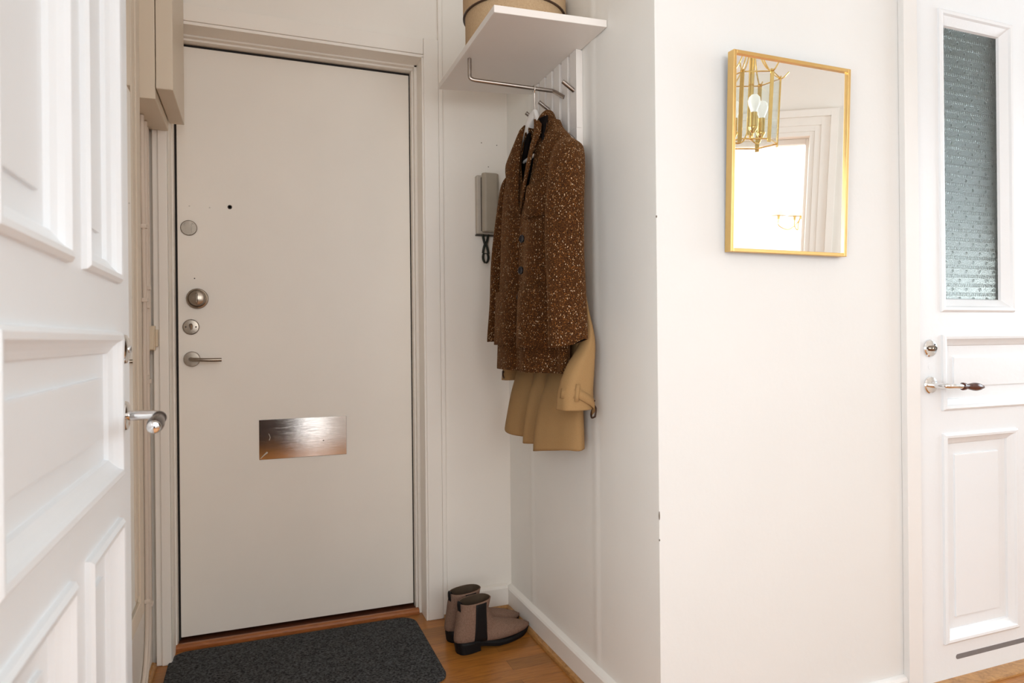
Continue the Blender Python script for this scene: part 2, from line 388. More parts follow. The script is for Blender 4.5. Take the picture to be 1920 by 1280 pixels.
# dim room behind the glazed door
wall('wall_bath_left', (1.70, 1.525), (1.70, 2.6), 'bath_green', thick=0.06)
wall('wall_bath_right', (3.0, 2.6), (3.0, 1.525), 'bath_green', thick=0.06)
wall('wall_bath_upper', (1.70, 2.6), (3.0, 2.6), 'bath_green', z0=1.68, thick=0.06)
wall('wall_bath_tiled', (1.70, 2.57), (3.0, 2.57), 'bath_tile', z0=0.0, z1=1.68, thick=0.06)

# ------------------------------------------------------------------ trims
def trim(name, mb, mat, bevel=0.0015, label=None, smooth=False):
    return struct(mb.build(name, mat, bevel=bevel, smooth=smooth), label)
YC = 2.44
# casing of the front door
m = MB(); m.box(0.592, 0.648, YC, YB-0.0005, 0.0, 2.152); trim('trim_1', m, 'alcove_trim', 0.003, 'right casing of the front door')
m = MB(); m.box(-0.256, 0.5915, YC, YB-0.0005, 2.090, 2.147); trim('trim_2', m, 'alcove_trim', 0.003, 'head casing of the front door')
m = MB(); m.box(-0.302, -0.258, YC-0.014, YB-0.0005, 0.0, 1.9); m.box(-0.2855, -0.2575, YC-0.020, YC-0.013, 0.0, 1.9); trim('trim_3', m, 'alcove_trim', 0.003, 'left casing of the front door')
# frame with its rebates
m = MB()
m.box(0.585, 0.592, YC+0.004, YB+0.10, 0, 2.083); m.box(0.575, 0.592, 2.525, YB+0.158, 0, 2.083); m.box(0.569, 0.576, 2.545, YB+0.158, 0, 2.07)
m.box(-0.256, 0.592, YC+0.004, YB+0.10, 2.079, 2.0895); m.box(-0.255, 0.592, 2.525, YB+0.158, 2.073, 2.0835); m.box(-0.25, 0.58, 2.545, YB+0.158, 2.066, 2.075)
m.box(-0.2573, -0.2555, YC-0.014, 2.525, 0, 2.083); m.box(-0.2573, -0.2515, 2.525, YB+0.158, 0, 2.083)
trim('trim_4', m, 'alcove_trim', 0.0015, 'rebated frame of the front door')
m = MB(); m.box(-0.26, 0.592, 2.615, 2.63, 0, 2.09); trim('wall_landing', m, 'gap_shade', 0)
m = MB(); m.box(-0.2514, -0.2452, 2.579, 2.600, 0.012, 2.0655); m.box(-0.2514, 0.5689, 2.579, 2.600, 2.0580, 2.0655); m.box(0.5656, 0.5689, 2.579, 2.600, 0.012, 2.0575); trim('trim_21', m, 'gap_shade', 0, 'black strips for the shade in the gap round the front door')  # black strips put in the door gap to stand in for its shade
# threshold
m = MB(); m.box(-0.2515, 0.569, 2.535, 2.612, 0.0005, 0.011); trim('trim_5', m, 'threshold_dark', 0)
m = MB()
prof = [(2.512, 0.0), (2.512, 0.010), (2.516, 0.016), (2.523, 0.019), (2.534, 0.019), (2.536, 0.0)]
m.loft([[(x, y, z+0.0005) for y, z in prof] for x in (-0.268, 0.574)], True, True, True)
trim('trim_6', m, 'oak_sill', 0, 'rounded oak nosing under the front door')
# wall piece right of the casing: stile, sunk panel moulding and plinth
m = MB(); m.box(0.6485, 0.664, 2.442, YB-0.0005, 0.0, HT-0.01); trim('trim_7', m, 'alcove_trim', 0.002)
m = MB(); m.loft([[(x, y, z) for y, z in ((YB-0.0005, 0.0), (2.438, 0.0), (2.438, 0.079), (2.443, 0.088), (YB-0.0005, 0.093))] for x in (0.6645, 0.9045)], True, True, True)
struct(m.build('baseboard_back', 'alcove_trim'))
m = MB(); m.loft([[(x, y, z) for x, z in ((XC-0.0005, 0.0), (0.905, 0.0), (0.905, 0.074), (0.909, 0.080), (XC-0.0005, 0.088))] for y in (YH, YB-0.0005)], True, True, True)
struct(m.build('baseboard_alcove', 'coat_trim'), 'low white baseboard with a sloped cap under the coats')
def qround(name, a, b, nx, ny, r, label=None):
    m = MB(); a = Vector(a); b = Vector(b); n = Vector((nx, ny, 0))
    prof = [(0, 0), (1, 0), (0.96, 0.35), (0.8, 0.68), (0.5, 0.9), (0, 1.0)]
    m.loft([[p+n*r*u+Vector((0, 0, r*1.15*v)) for u, v in prof] for p in (a, b)], True, True, True)
    struct(m.build(name, 'oak_strip'), label)
qround('trim_8', (0.9045, YH+0.0, 0.0005), (0.9045, 2.424, 0.0005), -1, 0, 0.014, 'oak quarter round below the white baseboard')
qround('trim_9', (0.649, 2.4375, 0.0005), (0.9045, 2.4375, 0.0005), 0, -1, 0.013)
qround('trim_10', (XL+0.0005, 0.2, 0.0005), (XL+0.0005, 2.425, 0.0005), 1, 0, 0.014)
# faint board joints on the coat wall
for i, (y, hh) in enumerate(((2.235, 0.0020), (1.750, 0.0017))):
    m = MB(); pr = [(hh*0.5*(1+math.cos(PI*k/8)), 0.030*k/8) for k in range(-8, 9)]
    m.loft([[(XC-0.0002-dx, y+dy, z) for dx, dy in pr] for z in (0.088, HT-0.01)], True, True, True)
    struct(m.build('trim_%d' % (11+i), 'coat_wall', smooth=True, angle=80))
# worn chips on the plaster corner
# baseboard and casing on the hall wall
m = MB(); m.loft([[(x, y, z) for y, z in ((YH-0.0005, 0), (1.407, 0), (1.407, 0.048), (1.411, 0.056), (YH-0.0005, 0.060))] for x in (XC+0.001, 1.7425)], True, True, True)
struct(m.build('baseboard_hall', 'hall_trim'))
m = MB(); m.box(1.743, 1.797, 1.402, YH-0.0005, 0, 2.25); m.box(1.797, 1.800, 1.409, YH-0.0005, 0, 2.25)
trim('trim_13', m, 'hall_trim', 0.004, 'white casing left of the glazed door')
m = MB(); m.box(1.743, 2.85, 1.402, YH-0.0005, 2.2505, 2.32); trim('trim_14', m, 'hall_trim', 0.004)
m = MB(); m.box(2.77, 2.85, 1.402, YH-0.0005, 0, 2.25); trim('trim_15', m, 'hall_trim', 0.004)
m = MB(); m.box(1.8005, 1.8105, 1.445, 1.5215, 0, 2.2195); m.box(1.8005, 2.7645, 1.445, 1.5215, 2.2100, 2.2195); m.box(2.7525, 2.7645, 1.445, 1.5215, 0, 2.2195)
trim('trim_16', m, 'alcove_trim', 0)
# stepped casing of the opening in the slanted wall (seen in the gold mirror)
def acasing(name, t0, t1, steps, top):
    m = MB()
    def strip(a, b, c, d):
        vs = [AP(t, -dd, z) for t, dd, z in ((a, 0.0005, c), (b, 0.0005, c), (b, 0.0005, d), (a, 0.0005, d))]
        return vs
    for off0, off1, dp in steps:
        for ta, tb in ((t1+off0, t1+off1), (t0-off1, t0-off0)):
            q = [AP(ta, -0.0005, 0), AP(tb, -0.0005, 0), AP(tb, -dp, 0), AP(ta, -dp, 0)]
            m.prism([(p.x, p.y) for p in q], 0.0, top+off1)
        q = [AP(t0-off0, -0.0005, 0), AP(t1+off0, -0.0005, 0), AP(t1+off0, -dp, 0), AP(t0-off0, -dp, 0)]
        m.prism([(p.x, p.y) for p in q], top+off0, top+off1)
    return struct(m.build(name, 'casing_cream', bevel=0.002))
acasing('trim_17', -1.06, -0.16, ((0.0, 0.028, 0.014), (0.028, 0.066, 0.020), (0.066, 0.120, 0.026), (0.120, 0.165, 0.040)), 2.20)
m = MB()
q = [AP(-0.178, 0.07, 0), AP(-0.1605, 0.07, 0), AP(-0.1605, 0.1195, 0), AP(-0.178, 0.1195, 0)]; m.prism([(p.x, p.y) for p in q], 0, 2.199)
q = [AP(-1.0595, 0.07, 0), AP(-0.179, 0.07, 0), AP(-0.179, 0.1195, 0), AP(-1.0595, 0.1195, 0)]; m.prism([(p.x, p.y) for p in q], 2.165, 2.199)
trim('trim_18', m, 'casing_cream', 0.001)

# ------------------------------------------------------------------ doors
def panel_door(W, H, T, panels, name_leaf, mat, parent, place):
    """leaf in local u (width), v (height), depth; panels: (u0,u1,v0,v1,kind)"""
    us = sorted({0, W, *[p[0] for p in panels], *[p[1] for p in panels]}); vs = sorted({0, H, *[p[2] for p in panels], *[p[3] for p in panels]})
    m = MB()
    def ins(u, v): return any(p[0] < u < p[1] and p[2] < v < p[3] for p in panels)
    for i in range(len(us)-1):
        for j in range(len(vs)-1):
            if ins((us[i]+us[i+1])/2, (vs[j]+vs[j+1])/2): continue
            for d in (0, -T):
                m.add([place(us[i], vs[j], d), place(us[i+1], vs[j], d), place(us[i+1], vs[j+1], d), place(us[i], vs[j+1], d)], [(0, 1, 2, 3)])
    for (a, b), (c, e) in (((0, 0), (W, 0)), ((W, 0), (W, H)), ((W, H), (0, H)), ((0, H), (0, 0))):
        m.add([place(a, b, 0), place(c, e, 0), place(c, e, -T), place(a, b, -T)], [(0, 1, 2, 3)])
    for (u0, u1, v0, v1, kind) in panels:   # rim of each opening
        for (a, b), (c, e) in (((u0, v0), (u1, v0)), ((u1, v0), (u1, v1)), ((u1, v1), (u0, v1)), ((u0, v1), (u0, v0))):
            m.add([place(a, b, 0), place(c, e, 0), place(c, e, -T), place(a, b, -T)], [(0, 1, 2, 3)])
    leaf = m.build(name_leaf, mat, parent)
    for (u0, u1, v0, v1, kind) in panels:
        m = MB()
        if kind == 'glass':
            pr = [(0, 0), (0.001, 0.005), (0.006, 0.009), (0.014, 0.008), (0.018, 0.002), (0.026, -0.004), (0.034, -0.010), (0.038, -0.013), (0.041, -0.020)]
        else:
            pr = [(0, 0), (0.001, 0.006), (0.006, 0.010), (0.013, 0.009), (0.017, 0.003), (0.024, -0.003), (0.032, -0.008), (0.034, -0.014), (0.068, -0.015), (0.0685, -0.010), (0.071, -0.0095)]
        def ring(ins_, d): return [place(u0+ins_, v0+ins_, d), place(u1-ins_, v0+ins_, d), place(u1-ins_, v1-ins_, d), place(u0+ins_, v1-ins_, d)]
        m.loft([ring(a, d) for a, d in pr], True, False, kind != 'glass')
        if kind != 'glass': m.loft([ring(0.0, -T), ring(0.02, -T+0.01)], True, False, True)
        else: m.loft([ring(0.0, -T), ring(0.041, -T+0.008), ring(0.041, -0.024)], True, False, False)
        m.build('panel' if kind != 'glass' else 'glazing_bead', mat, parent)
    return leaf

# door_1: flat front door
d1 = struct_empty('door_1', (0.16, 2.575, 0.022), 'flat cream front door with a row of locks and a steel plate')
def W1(x, y, z): return (x-0.16, y-2.575, z-0.022)
m = MB(); m.box(*[W1(-0.2445, 0, 0)[0], W1(0.565, 0, 0)[0]], 0.0, 0.038, 0.0, 2.035); m.build('leaf', 'alcove_door', d1, bevel=0.002)
def disc1(name, x, z, prof, mat, n=32):
    mm = MB(); mm.lathe(prof, W1(x, 2.575, z), (0, -1, 0), n); return mm.build(name, mat, d1, smooth=True, angle=35)
cyl = disc1('lock_cover', -0.2085, 1.431, [(0.0265, 0.0), (0.0265, 0.003), (0.025, 0.0045), (0.0245, 0.0035), (0.0, 0.0035)], 'nickel')
mm = MB()
arc = [W1(-0.2085+0.004+0.006*math.cos(t), 2.5708, 1.431-0.006+0.019*math.sin(t)) for t in [(-1.3+2.3*k/10) for k in range(11)]]
mm.tube(arc, 0.0007, 6)
for a0, a1 in ((0.55, 1.05), (2.05, 2.55)):
    mm.tube([W1(-0.2085+0.0195*math.cos(a0+(a1-a0)*k/6), 2.5708, 1.431+0.0195*math.sin(a0+(a1-a0)*k/6)) for k in range(7)], 0.0006, 6)
for cx, cz in ((-0.2215, 1.4445), (-0.196, 1.445)):
    mm.tube([W1(cx+0.0035*math.cos(t*PI/5), 2.5708, cz+0.003*math.sin(t*PI/5)) for t in range(11)], 0.0005, 6)
mm.build('engraving', 'mark_engraved', cyl, smooth=True)
disc1('peephole', -0.077, 1.511, [(0.0075, 0.0), (0.007, 0.0015), (0.0045, 0.0018), (0.004, -0.001), (0.0, -0.001)], 'screw_dark')
disc1('screw_plug', -0.192, 1.257, [(0.0022, 0.0), (0.002, 0.0008), (0.0, 0.0008)], 'screw_dark', 12)
knob = disc1('lock_knob', -0.1835, 1.187, [(0.0355, 0.0), (0.0355, 0.005), (0.033, 0.009), (0.030, 0.010), (0.0265, 0.0085), (0.0255, 0.012), (0.025, 0.030), (0.0235, 0.036), (0.020, 0.038), (0.0, 0.0385)], 'nickel')
mm = MB(); c = W1(-0.1835, 2.575, 1.187); mm.box(c[0]-0.0035, c[0]+0.0035, -0.046, -0.037, c[2]-0.017, c[2]+0.017); mm.build('thumb_grip', 'nickel', knob, bevel=0.003, smooth=True)
turn = disc1('turn_rose', -0.2045, 1.089, [(0.0265, 0.0), (0.0265, 0.003), (0.024, 0.0055), (0.010, 0.0065), (0.0, 0.0065)], 'nickel')
mm = MB(); c = W1(-0.2045, 2.575, 1.089); mm.tube([(c[0], -0.006, c[2]+0.006), (c[0]+0.001, -0.013, c[2]+0.004), (c[0]+0.002, -0.012, c[2]-0.009)], [0.0065, 0.006, 0.003], 10); mm.build('thumb_turn', 'nickel', turn, smooth=True)
for sx in (-0.016, 0.016):
    mm = MB(); mm.lathe([(0.0028, 0), (0.0026, 0.001), (0, 0.001)], (c[0]+sx, -0.0058, c[2]), (0, -1, 0), 10); mm.build('screw', 'screw_dark', turn)
rose = disc1('handle_rose', -0.2025, 0.978, [(0.0265, 0.0), (0.0265, 0.004), (0.0245, 0.007), (0.012, 0.0075), (0.0, 0.0075)], 'nickel')
mm = MB(); c = W1(-0.2025, 2.575, 0.978)
pth = catmull([(c[0], -0.006, c[2]), (c[0], -0.030, c[2]), (c[0]+0.008, -0.043, c[2]-0.001), (c[0]+0.030, -0.047, c[2]-0.002), (c[0]+0.062, -0.047, c[2]-0.003), (c[0]+0.096, -0.045, c[2]-0.003)], 6)
mm.tube(pth, [0.0085]*9+[0.0085-0.0012*min(1, k/8) for k in range(len(pth)-9)], 12, flat=0.9, up=(0, 0, 1)); lev = mm.build('lever', 'nickel', rose, smooth=True)
# hinge-side sliver of light plates on the lock edge is left plain; steel plate low on the door
mm = MB(); a = W1(0.012, 2.575, 0.614); b = W1(0.3175, 2.575, 0.757)
mm.box(a[0], b[0], -0.0022, -0.0004, a[2], b[2]); plate = mm.build('steel_plate', 'plate_steel', d1, bevel=0.0012)
plate['label'] = 'brushed steel plate with dents'
mm = MB(); mm.tube([(a[0]+0.004, -0.0028, a[2]+0.004), (a[0]+0.016, -0.0034, a[2]+0.016), (a[0]+0.028, -0.0030, a[2]+0.026)], [0.0012, 0.0018, 0.0030], 8); mm.build('dent', 'mark_engraved', plate, smooth=True)
mm = MB(); mm.tube([(a[0]+0.034, -0.0024, a[2]+0.068), (a[0]+0.038, -0.0026, a[2]+0.078), (a[0]+0.033, -0.0024, a[2]+0.092)], 0.0008, 8); mm.build('scratch', 'mark_engraved', plate, smooth=True)
mm = MB(); mm.lathe([(0.002, 0), (0.0018, 0.0006), (0, 0.0006)], (a[0]+0.222, -0.0022, a[2]+0.056), (0, -1, 0), 10); mm.build('rivet', 'screw_dark', plate)

# door_2: open white panelled door, standing along the left wall
d2 = struct_empty('door_2', (-0.2, 1.31, 0.0), 'open white panelled door at the left, close to the camera')
def pl2(u, v, d): return (d, -u, v)          # u from the free edge towards the hinge, face to +X
z2 = 0.012
pan2 = [(0.104, 0.333, 0.13, 0.765, 'p'), (0.404, 0.661, 0.13, 0.765, 'p'), (0.104, 0.661, 0.828, 1.055, 'p'), (0.104, 0.336, 1.130, 2.05, 'p'), (0.407, 0.661, 1.130, 2.05, 'p')]
panel_door(0.767, 2.16, 0.04, [(a, b, c-z2, e-z2, k) for a, b, c, e, k in pan2], 'leaf', 'door_white', d2, lambda u, v, d: pl2(u, v+z2, d))
def rose_x(name, parent, y, z, r, mat):
    mm = MB(); mm.lathe([(r, 0.0), (r, 0.0015), (r*0.93, 0.005), (r*0.72, 0.0075), (r*0.4, 0.0085), (0.0, 0.0088)], (0.0, y, z), (1, 0, 0), 32); return mm.build(name, mat, parent, smooth=True, angle=30)
lr = rose_x('lock_rose', d2, -0.053, 1.027, 0.0245, 'chrome')
mm = MB(); mm.lathe([(0.006, 0.0085), (0.006, 0.011), (0.0045, 0.012), (0, 0.012)], (0, -0.053, 1.027), (1, 0, 0), 16); mm.build('cylinder', 'chrome', lr, smooth=True)
hr = rose_x('handle_rose', d2, -0.053, 0.9185, 0.0245, 'chrome')
mm = MB()
pth = catmull([(0.006, -0.053, 0.9185), (0.040, -0.053, 0.9180), (0.0500, -0.057, 0.9170), (0.0535, -0.068, 0.9150)], 6)
mm.tube(pth, 0.0082, 14); neck = mm.build('neck', 'chrome', hr, smooth=True)
mm = MB()
mm.lathe([(0.0095, 0.0), (0.0108, 0.003), (0.0108, 0.010), (0.0088, 0.013), (0.0100, 0.025), (0.0120, 0.045), (0.0125, 0.062), (0.0112, 0.078), (0.0096, 0.084), (0.0, 0.0845)], (0.0535, -0.067, 0.9152), (0.02, -1, -0.08), 20)
grip = mm.build('grip', 'ebony', hr, smooth=True, angle=50); grip['label'] = 'dark wooden grip'
mm = MB(); mm.lathe([(0.0102, 0.0), (0.0102, 0.004), (0.0085, 0.0075), (0.005, 0.009), (0, 0.0092)], (0.0535+0.0015, -0.067-0.080, 0.9152-0.0064), (0.02, -1, -0.08), 20); mm.build('end_cap', 'chrome', hr, smooth=True)

# door_3: white glazed door on the right
d3 = struct_empty('door_3', (1.8135, 1.427, 0.0), 'white glazed panelled door at the right of the gold mirror')
pan3 = [(0.1015, 0.4325, 0.113, 0.742, 'p'), (0.5045, 0.8355, 0.113, 0.742, 'p'), (0.1015, 0.8355, 0.811, 1.038, 'p'), (0.1015-0.030+0.028, 0.4265, 1.106, 2.012, 'glass'), (0.5105, 0.8375, 1.106, 2.012, 'glass')]
z3 = 0.006
panel_door(0.937, 2.19, 0.04, [(a, b, c-z3, e-z3, k) for a, b, c, e, k in pan3], 'leaf', 'right_door_white', d3, lambda u, v, d: (u, -d, v+z3))
for u0, u1, v0, v1, k in pan3:
    if k == 'glass':
        mm = MB(); mm.box(u0+0.0405, u1-0.0405, 0.0205, 0.0240, v0+0.0405, v1-0.0405); mm.build('glass_pane', 'pinhead_glass', d3)
def rose_y(name, x, z, r, mat, prof=None):
    mm = MB(); mm.lathe(prof or [(r, 0.0), (r, 0.003), (r*0.9, 0.006), (r*0.6, 0.007), (0.0, 0.007)], (x, 0.0, z), (0, -1, 0), 32); return mm.build(name, mat, d3, smooth=True, angle=30)
lk = rose_y('lock_rose', 0.054, 0.998, 0.0255, 'chrome')
mm = MB(); mm.lathe([(0.0085, 0.006), (0.0085, 0.017), (0.007, 0.019), (0.0, 0.019)], (0.054, 0, 0.998), (0, -1, 0), 20); cyc = mm.build('cylinder', 'nickel', lk, smooth=True, angle=30)
mm = MB(); mm.lathe([(0.0058, 0.019), (0.0058, 0.0196), (0.0036, 0.0196), (0.0036, 0.019)], (0.054, 0, 0.998), (0, -1, 0), 20, False, False); mm.build('keyway', 'screw_dark', lk)
for dx, dz in ((-0.0165, 0.001), (0.0135, 0.011)):
    mm = MB(); mm.lathe([(0.003, 0.0065), (0.0028, 0.0078), (0, 0.0078)], (0.054+dx, 0, 0.998+dz), (0, -1, 0), 12); mm.build('screw', 'screw_dark', lk)
hk = rose_y('handle_rose', 0.054, 0.8895, 0.0255, 'chrome')
mm = MB(); pth = catmull([(0.054, -0.005, 0.8895), (0.054, -0.040, 0.8895), (0.060, -0.052, 0.8893), (0.078, -0.056, 0.8885), (0.118, -0.056, 0.8865)], 6); mm.tube(pth, 0.0078, 14); mm.build('neck', 'chrome', hk, smooth=True)
mm = MB(); mm.lathe([(0.0085, 0), (0.0112, 0.002), (0.0112, 0.010), (0.0085, 0.013), (0.0072, 0.018), (0.0088, 0.030), (0.0118, 0.048), (0.0122, 0.060), (0.0098, 0.076), (0.0062, 0.083), (0.0058, 0.088), (0.0035, 0.090), (0, 0.0905)], (0.112, -0.056, 0.8868), (1, 0.0, -0.05), 20); g = mm.build('grip', 'rosewood', hk, smooth=True, angle=50); g['label'] = 'turned rosewood grip'
mm = MB(); mm.lathe([(0.0095, 0), (0.0095, 0.0006), (0.0, 0.0006)], (0.056, 0, 0.944), (0, -1, 0), 20); mm.build('keyhole_cover', 'right_door_white', d3)
# ventilation slot: a rounded sunk strip
mm = MB(); u0, u1, v0, r = 0.160, 0.777, 0.067, 0.0075
out = [(u0+r*math.cos(PI/2+PI*k/8), v0+r*math.sin(PI/2+PI*k/8)) for k in range(9)]+[(u1+r*math.cos(-PI/2+PI*k/8), v0+r*math.sin(-PI/2+PI*k/8)) for k in range(9)]
mm.loft([[(u, -0.0006, v) for u, v in out], [(u, 0.001, v) for u, v in out]], True, True, True); mm.build('vent_slot', 'slot_grey', d3)
# ------------------------------------------------------------------ oak sill under the glazed door
m = MB(); m.loft([[(x, y, z) for y, z in ((1.372, 0.0005), (1.372, 0.006), (1.380, 0.0075), (1.53, 0.0075), (1.53, 0.0005))] for x in (1.8015, 2.7635)], True, True, True)
o = m.build('trim_19', 'oak_strip'); struct(o)
# ------------------------------------------------------------------ left wall: mirror, casing boxes, cables
wm = thing('wall_mirror', 'tall mirror in a cream frame behind the open white door', 'mirror', (-0.3145, 1.46, 0.37))
def box_at(mb, o, x0, x1, y0, y1, z0, z1): return mb.box(x0-o[0], x1-o[0], y0-o[1], y1-o[1], z0-o[2], z1-o[2])
ow = (-0.3145, 1.46, 0.37)
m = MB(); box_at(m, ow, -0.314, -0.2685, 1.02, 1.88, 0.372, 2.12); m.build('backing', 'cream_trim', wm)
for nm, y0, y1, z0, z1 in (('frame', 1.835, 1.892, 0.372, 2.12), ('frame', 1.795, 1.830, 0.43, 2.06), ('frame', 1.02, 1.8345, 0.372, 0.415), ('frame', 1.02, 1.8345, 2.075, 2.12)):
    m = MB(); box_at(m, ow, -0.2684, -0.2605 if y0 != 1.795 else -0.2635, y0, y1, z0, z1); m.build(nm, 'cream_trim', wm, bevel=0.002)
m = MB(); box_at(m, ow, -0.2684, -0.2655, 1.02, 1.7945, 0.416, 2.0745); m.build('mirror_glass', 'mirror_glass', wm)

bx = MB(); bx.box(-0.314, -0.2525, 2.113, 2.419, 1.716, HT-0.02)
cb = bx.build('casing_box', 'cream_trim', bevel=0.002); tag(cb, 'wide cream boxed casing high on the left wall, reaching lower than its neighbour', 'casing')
bx = MB(); bx.box(-0.2505, -0.2075, 2.110, 2.4385, 1.745, 1.988)
cb2 = thing('casing_box', 'narrow cream boxed casing beside the top of the front door', 'casing', (-0.229, 2.27, 1.745))
m = MB(); m.box(-0.2505+0.229, -0.2075+0.229, 2.110-2.27, 2.4385-2.27, 0, HT-0.02-1.745); m.build('body', 'cream_trim', cb2, bevel=0.002)
m = MB(); m.box(-0.2500+0.229, -0.2080+0.229, 2.1092-2.27, 2.1098-2.27, 0.002, 0.022); m.build('end_fold', 'cream_trim', cb2)

def cable(name, path, r, label):
    m = MB(); m.tube(catmull(path, 8), r, 10); o = m.build(name, 'cable_paint', smooth=True); return tag(o, label, 'cable', None)
xw = XL+0.0075
cable('cable', [(xw, 2.268, 1.714), (xw, 2.272, 1.5), (xw, 2.290, 1.2), (xw, 2.276, 0.95), (xw, 2.287, 0.7), (xw, 2.286, 0.3), (xw, 2.275, 0.17), (xw, 2.235, 0.085), (xw, 2.16, 0.045), (xw, 2.05, 0.040), (xw, 1.8, 0.040)], 0.0062, 'thick painted cable clipped to the left wall, nearest the tall mirror')
cable('cable', [(xw, 2.330, 1.714), (xw, 2.336, 1.5), (xw, 2.345, 1.25), (xw, 2.338, 1.0), (xw, 2.34, 0.6), (xw, 2.338, 0.3), (xw, 2.325, 0.16), (xw, 2.28, 0.075), (xw, 2.2, 0.022), (xw, 2.05, 0.0235), (xw, 1.8, 0.0235)], 0.0062, 'painted cable clipped to the left wall, nearest the front door')
m = MB(); m.tube(catmull([(XL+0.0055, 2.390, 1.714), (XL+0.0055, 2.394, 1.45), (XL+0.0055, 2.400, 1.12), (XL+0.0055, 2.402, 1.0905)], 6), 0.0045, 8)
tag(m.build('cable', 'cable_paint', smooth=True), 'thin painted cable running down to the cream switch box', 'cable')
clips = [(2.283, 1.385, 0), (2.345, 1.205, 0), (2.288, 1.165, 0), (2.338, 1.148, 0), (2.285, 0.934, 0), (2.340, 0.918, 0), (2.288, 0.262, 0), (2.338, 0.235, 0), (2.175, 0.047, 1)]
c0 = None
where = ['above the thumb turn, highest of all', 'second from the top', 'third from the top on the outer cable', 'just above the cream switch box', 'level with the chrome door handle, outer', 'level with the chrome door handle, inner', 'low on the outer cable', 'low on the inner cable', 'lowest, near the floor']
for i, (y, z, k) in enumerate(clips):
    if c0 is None:
        m = MB(); m.loft([[(x, y_, s_) for x, y_ in ((0.0, -0.010), (0.0145, -0.010), (0.0165, -0.004), (0.0165, 0.006), (0.013, 0.010), (0.009, 0.013), (0.0, 0.013))] for s_ in (-0.006, 0.006)], True, True, True)
        c0 = m.build('cable_clip', 'cable_paint', bevel=0.001); o = c0
    else:
        o = c0.copy(); COL.objects.link(o)
    o.location = (XL+0.0008, y, z)
    if k: o.rotation_euler = (PI/2, 0, 0)
    tag(o, 'small painted cable clip on the left wall, '+where[i], 'clip', 'cable clips on the left wall')
sb = thing('switch_box', 'small cream switch box on the casing left of the front door', 'switch', (-0.3005, 2.4, 1.012))
m = MB(); m.box(-0.013, 0.006, -0.001, 0.0248, 0.0, 0.078); m.build('base', 'switch_cream', sb, bevel=0.002)
m = MB(); m.box(-0.013, 0.004, -0.012, -0.0012, 0.002, 0.076); m.build('cover', 'switch_cream', sb, bevel=0.003)
m = MB(); m.box(0.0062, 0.0135, 0.002, 0.024, 0.012, 0.066); m.build('side_plate', 'switch_cream', sb, bevel=0.0015)

# ------------------------------------------------------------------ doormat
m = MB(); x0, x1, y0, y1, r = -0.268, 0.5465, 1.985, 2.492, 0.055
out = []
for cx, cy, a in ((x1-r, y1-r, 0), (x0+r, y1-r, PI/2), (x0+r, y0+r, PI), (x1-r, y0+r, 1.5*PI)):
    out += [(cx+r*math.cos(a+PI/2*k/8)+random.uniform(-.0006, .0006), cy+r*math.sin(a+PI/2*k/8)) for k in range(9)]
cxm, cym = (x0+x1)/2, (y0+y1)/2
m.loft([[(x, y, 0.0006) for x, y in out], [(x, y, 0.0055) for x, y in out], [(x+(cxm-x)*0.008, y+(cym-y)*0.012, 0.0085) for x, y in out]], True, True, True)
tag(m.build('doormat', 'mat_felt'), 'charcoal felt doormat with rounded corners in front of the front door', 'doormat')

# ------------------------------------------------------------------ boots
def boot_rings(nr=28, na=28, a0=0.0, a1=2*PI, off=0.0, r0=0.0, r1=1.0, closed=True):
    prof = [((0.010, 0.162), (0.126, 0.166), 0.0390), ((0.008, 0.145), (0.121, 0.149), 0.0385), ((0.003, 0.125), (0.117, 0.128), 0.0385), ((-0.003, 0.092), (0.127, 0.105), 0.038),
            ((-0.010, 0.060), (0.146, 0.086), 0.037), ((-0.006, 0.036), (0.170, 0.077), 0.0355), ((0.050, 0.026), (0.195, 0.069), 0.0395), ((0.120, 0.015), (0.222, 0.061), 0.0435),
            ((0.190, 0.012), (0.252, 0.050), 0.040), ((0.245, 0.012), (0.280, 0.039), 0.026), ((0.276, 0.016), (0.294, 0.030), 0.011), ((0.292, 0.022), (0.296, 0.027), 0.002)]
    k = [(Vector((p[0][0], p[0][1], p[2])), Vector((p[1][0], p[1][1], 0))) for p in prof]
    A = catmull([v[0] for v in k], 5); B = catmull([v[1] for v in k], 5)
    n = len(A); rings = []
    for i in range(nr+1):
        f = (r0+(r1-r0)*i/nr)*(n-1); j = min(int(f), n-2); t = f-j
        a = A[j].lerp(A[j+1], t); b = B[j].lerp(B[j+1], t); w = a.z
        c = Vector(((a.x+b.x)/2, 0, (a.y+b.y)/2)); h = Vector(((b.x-a.x)/2, 0, (b.y-a.y)/2))
        hl = h.length; ring = []
        for q in range(na if closed else na+1):
            an = a0+(a1-a0)*q/na
            ca, sa = math.cos(an), math.sin(an)
            e = 0.86
            ca2 = math.copysign(abs(ca)**e, ca); sa2 = math.copysign(abs(sa)**e, sa)
            ring.append(c+h*ca2*(1+off/max(hl, .004))+Vector((0, sa2*(w+off), 0)))
        rings.append(ring)
    return rings
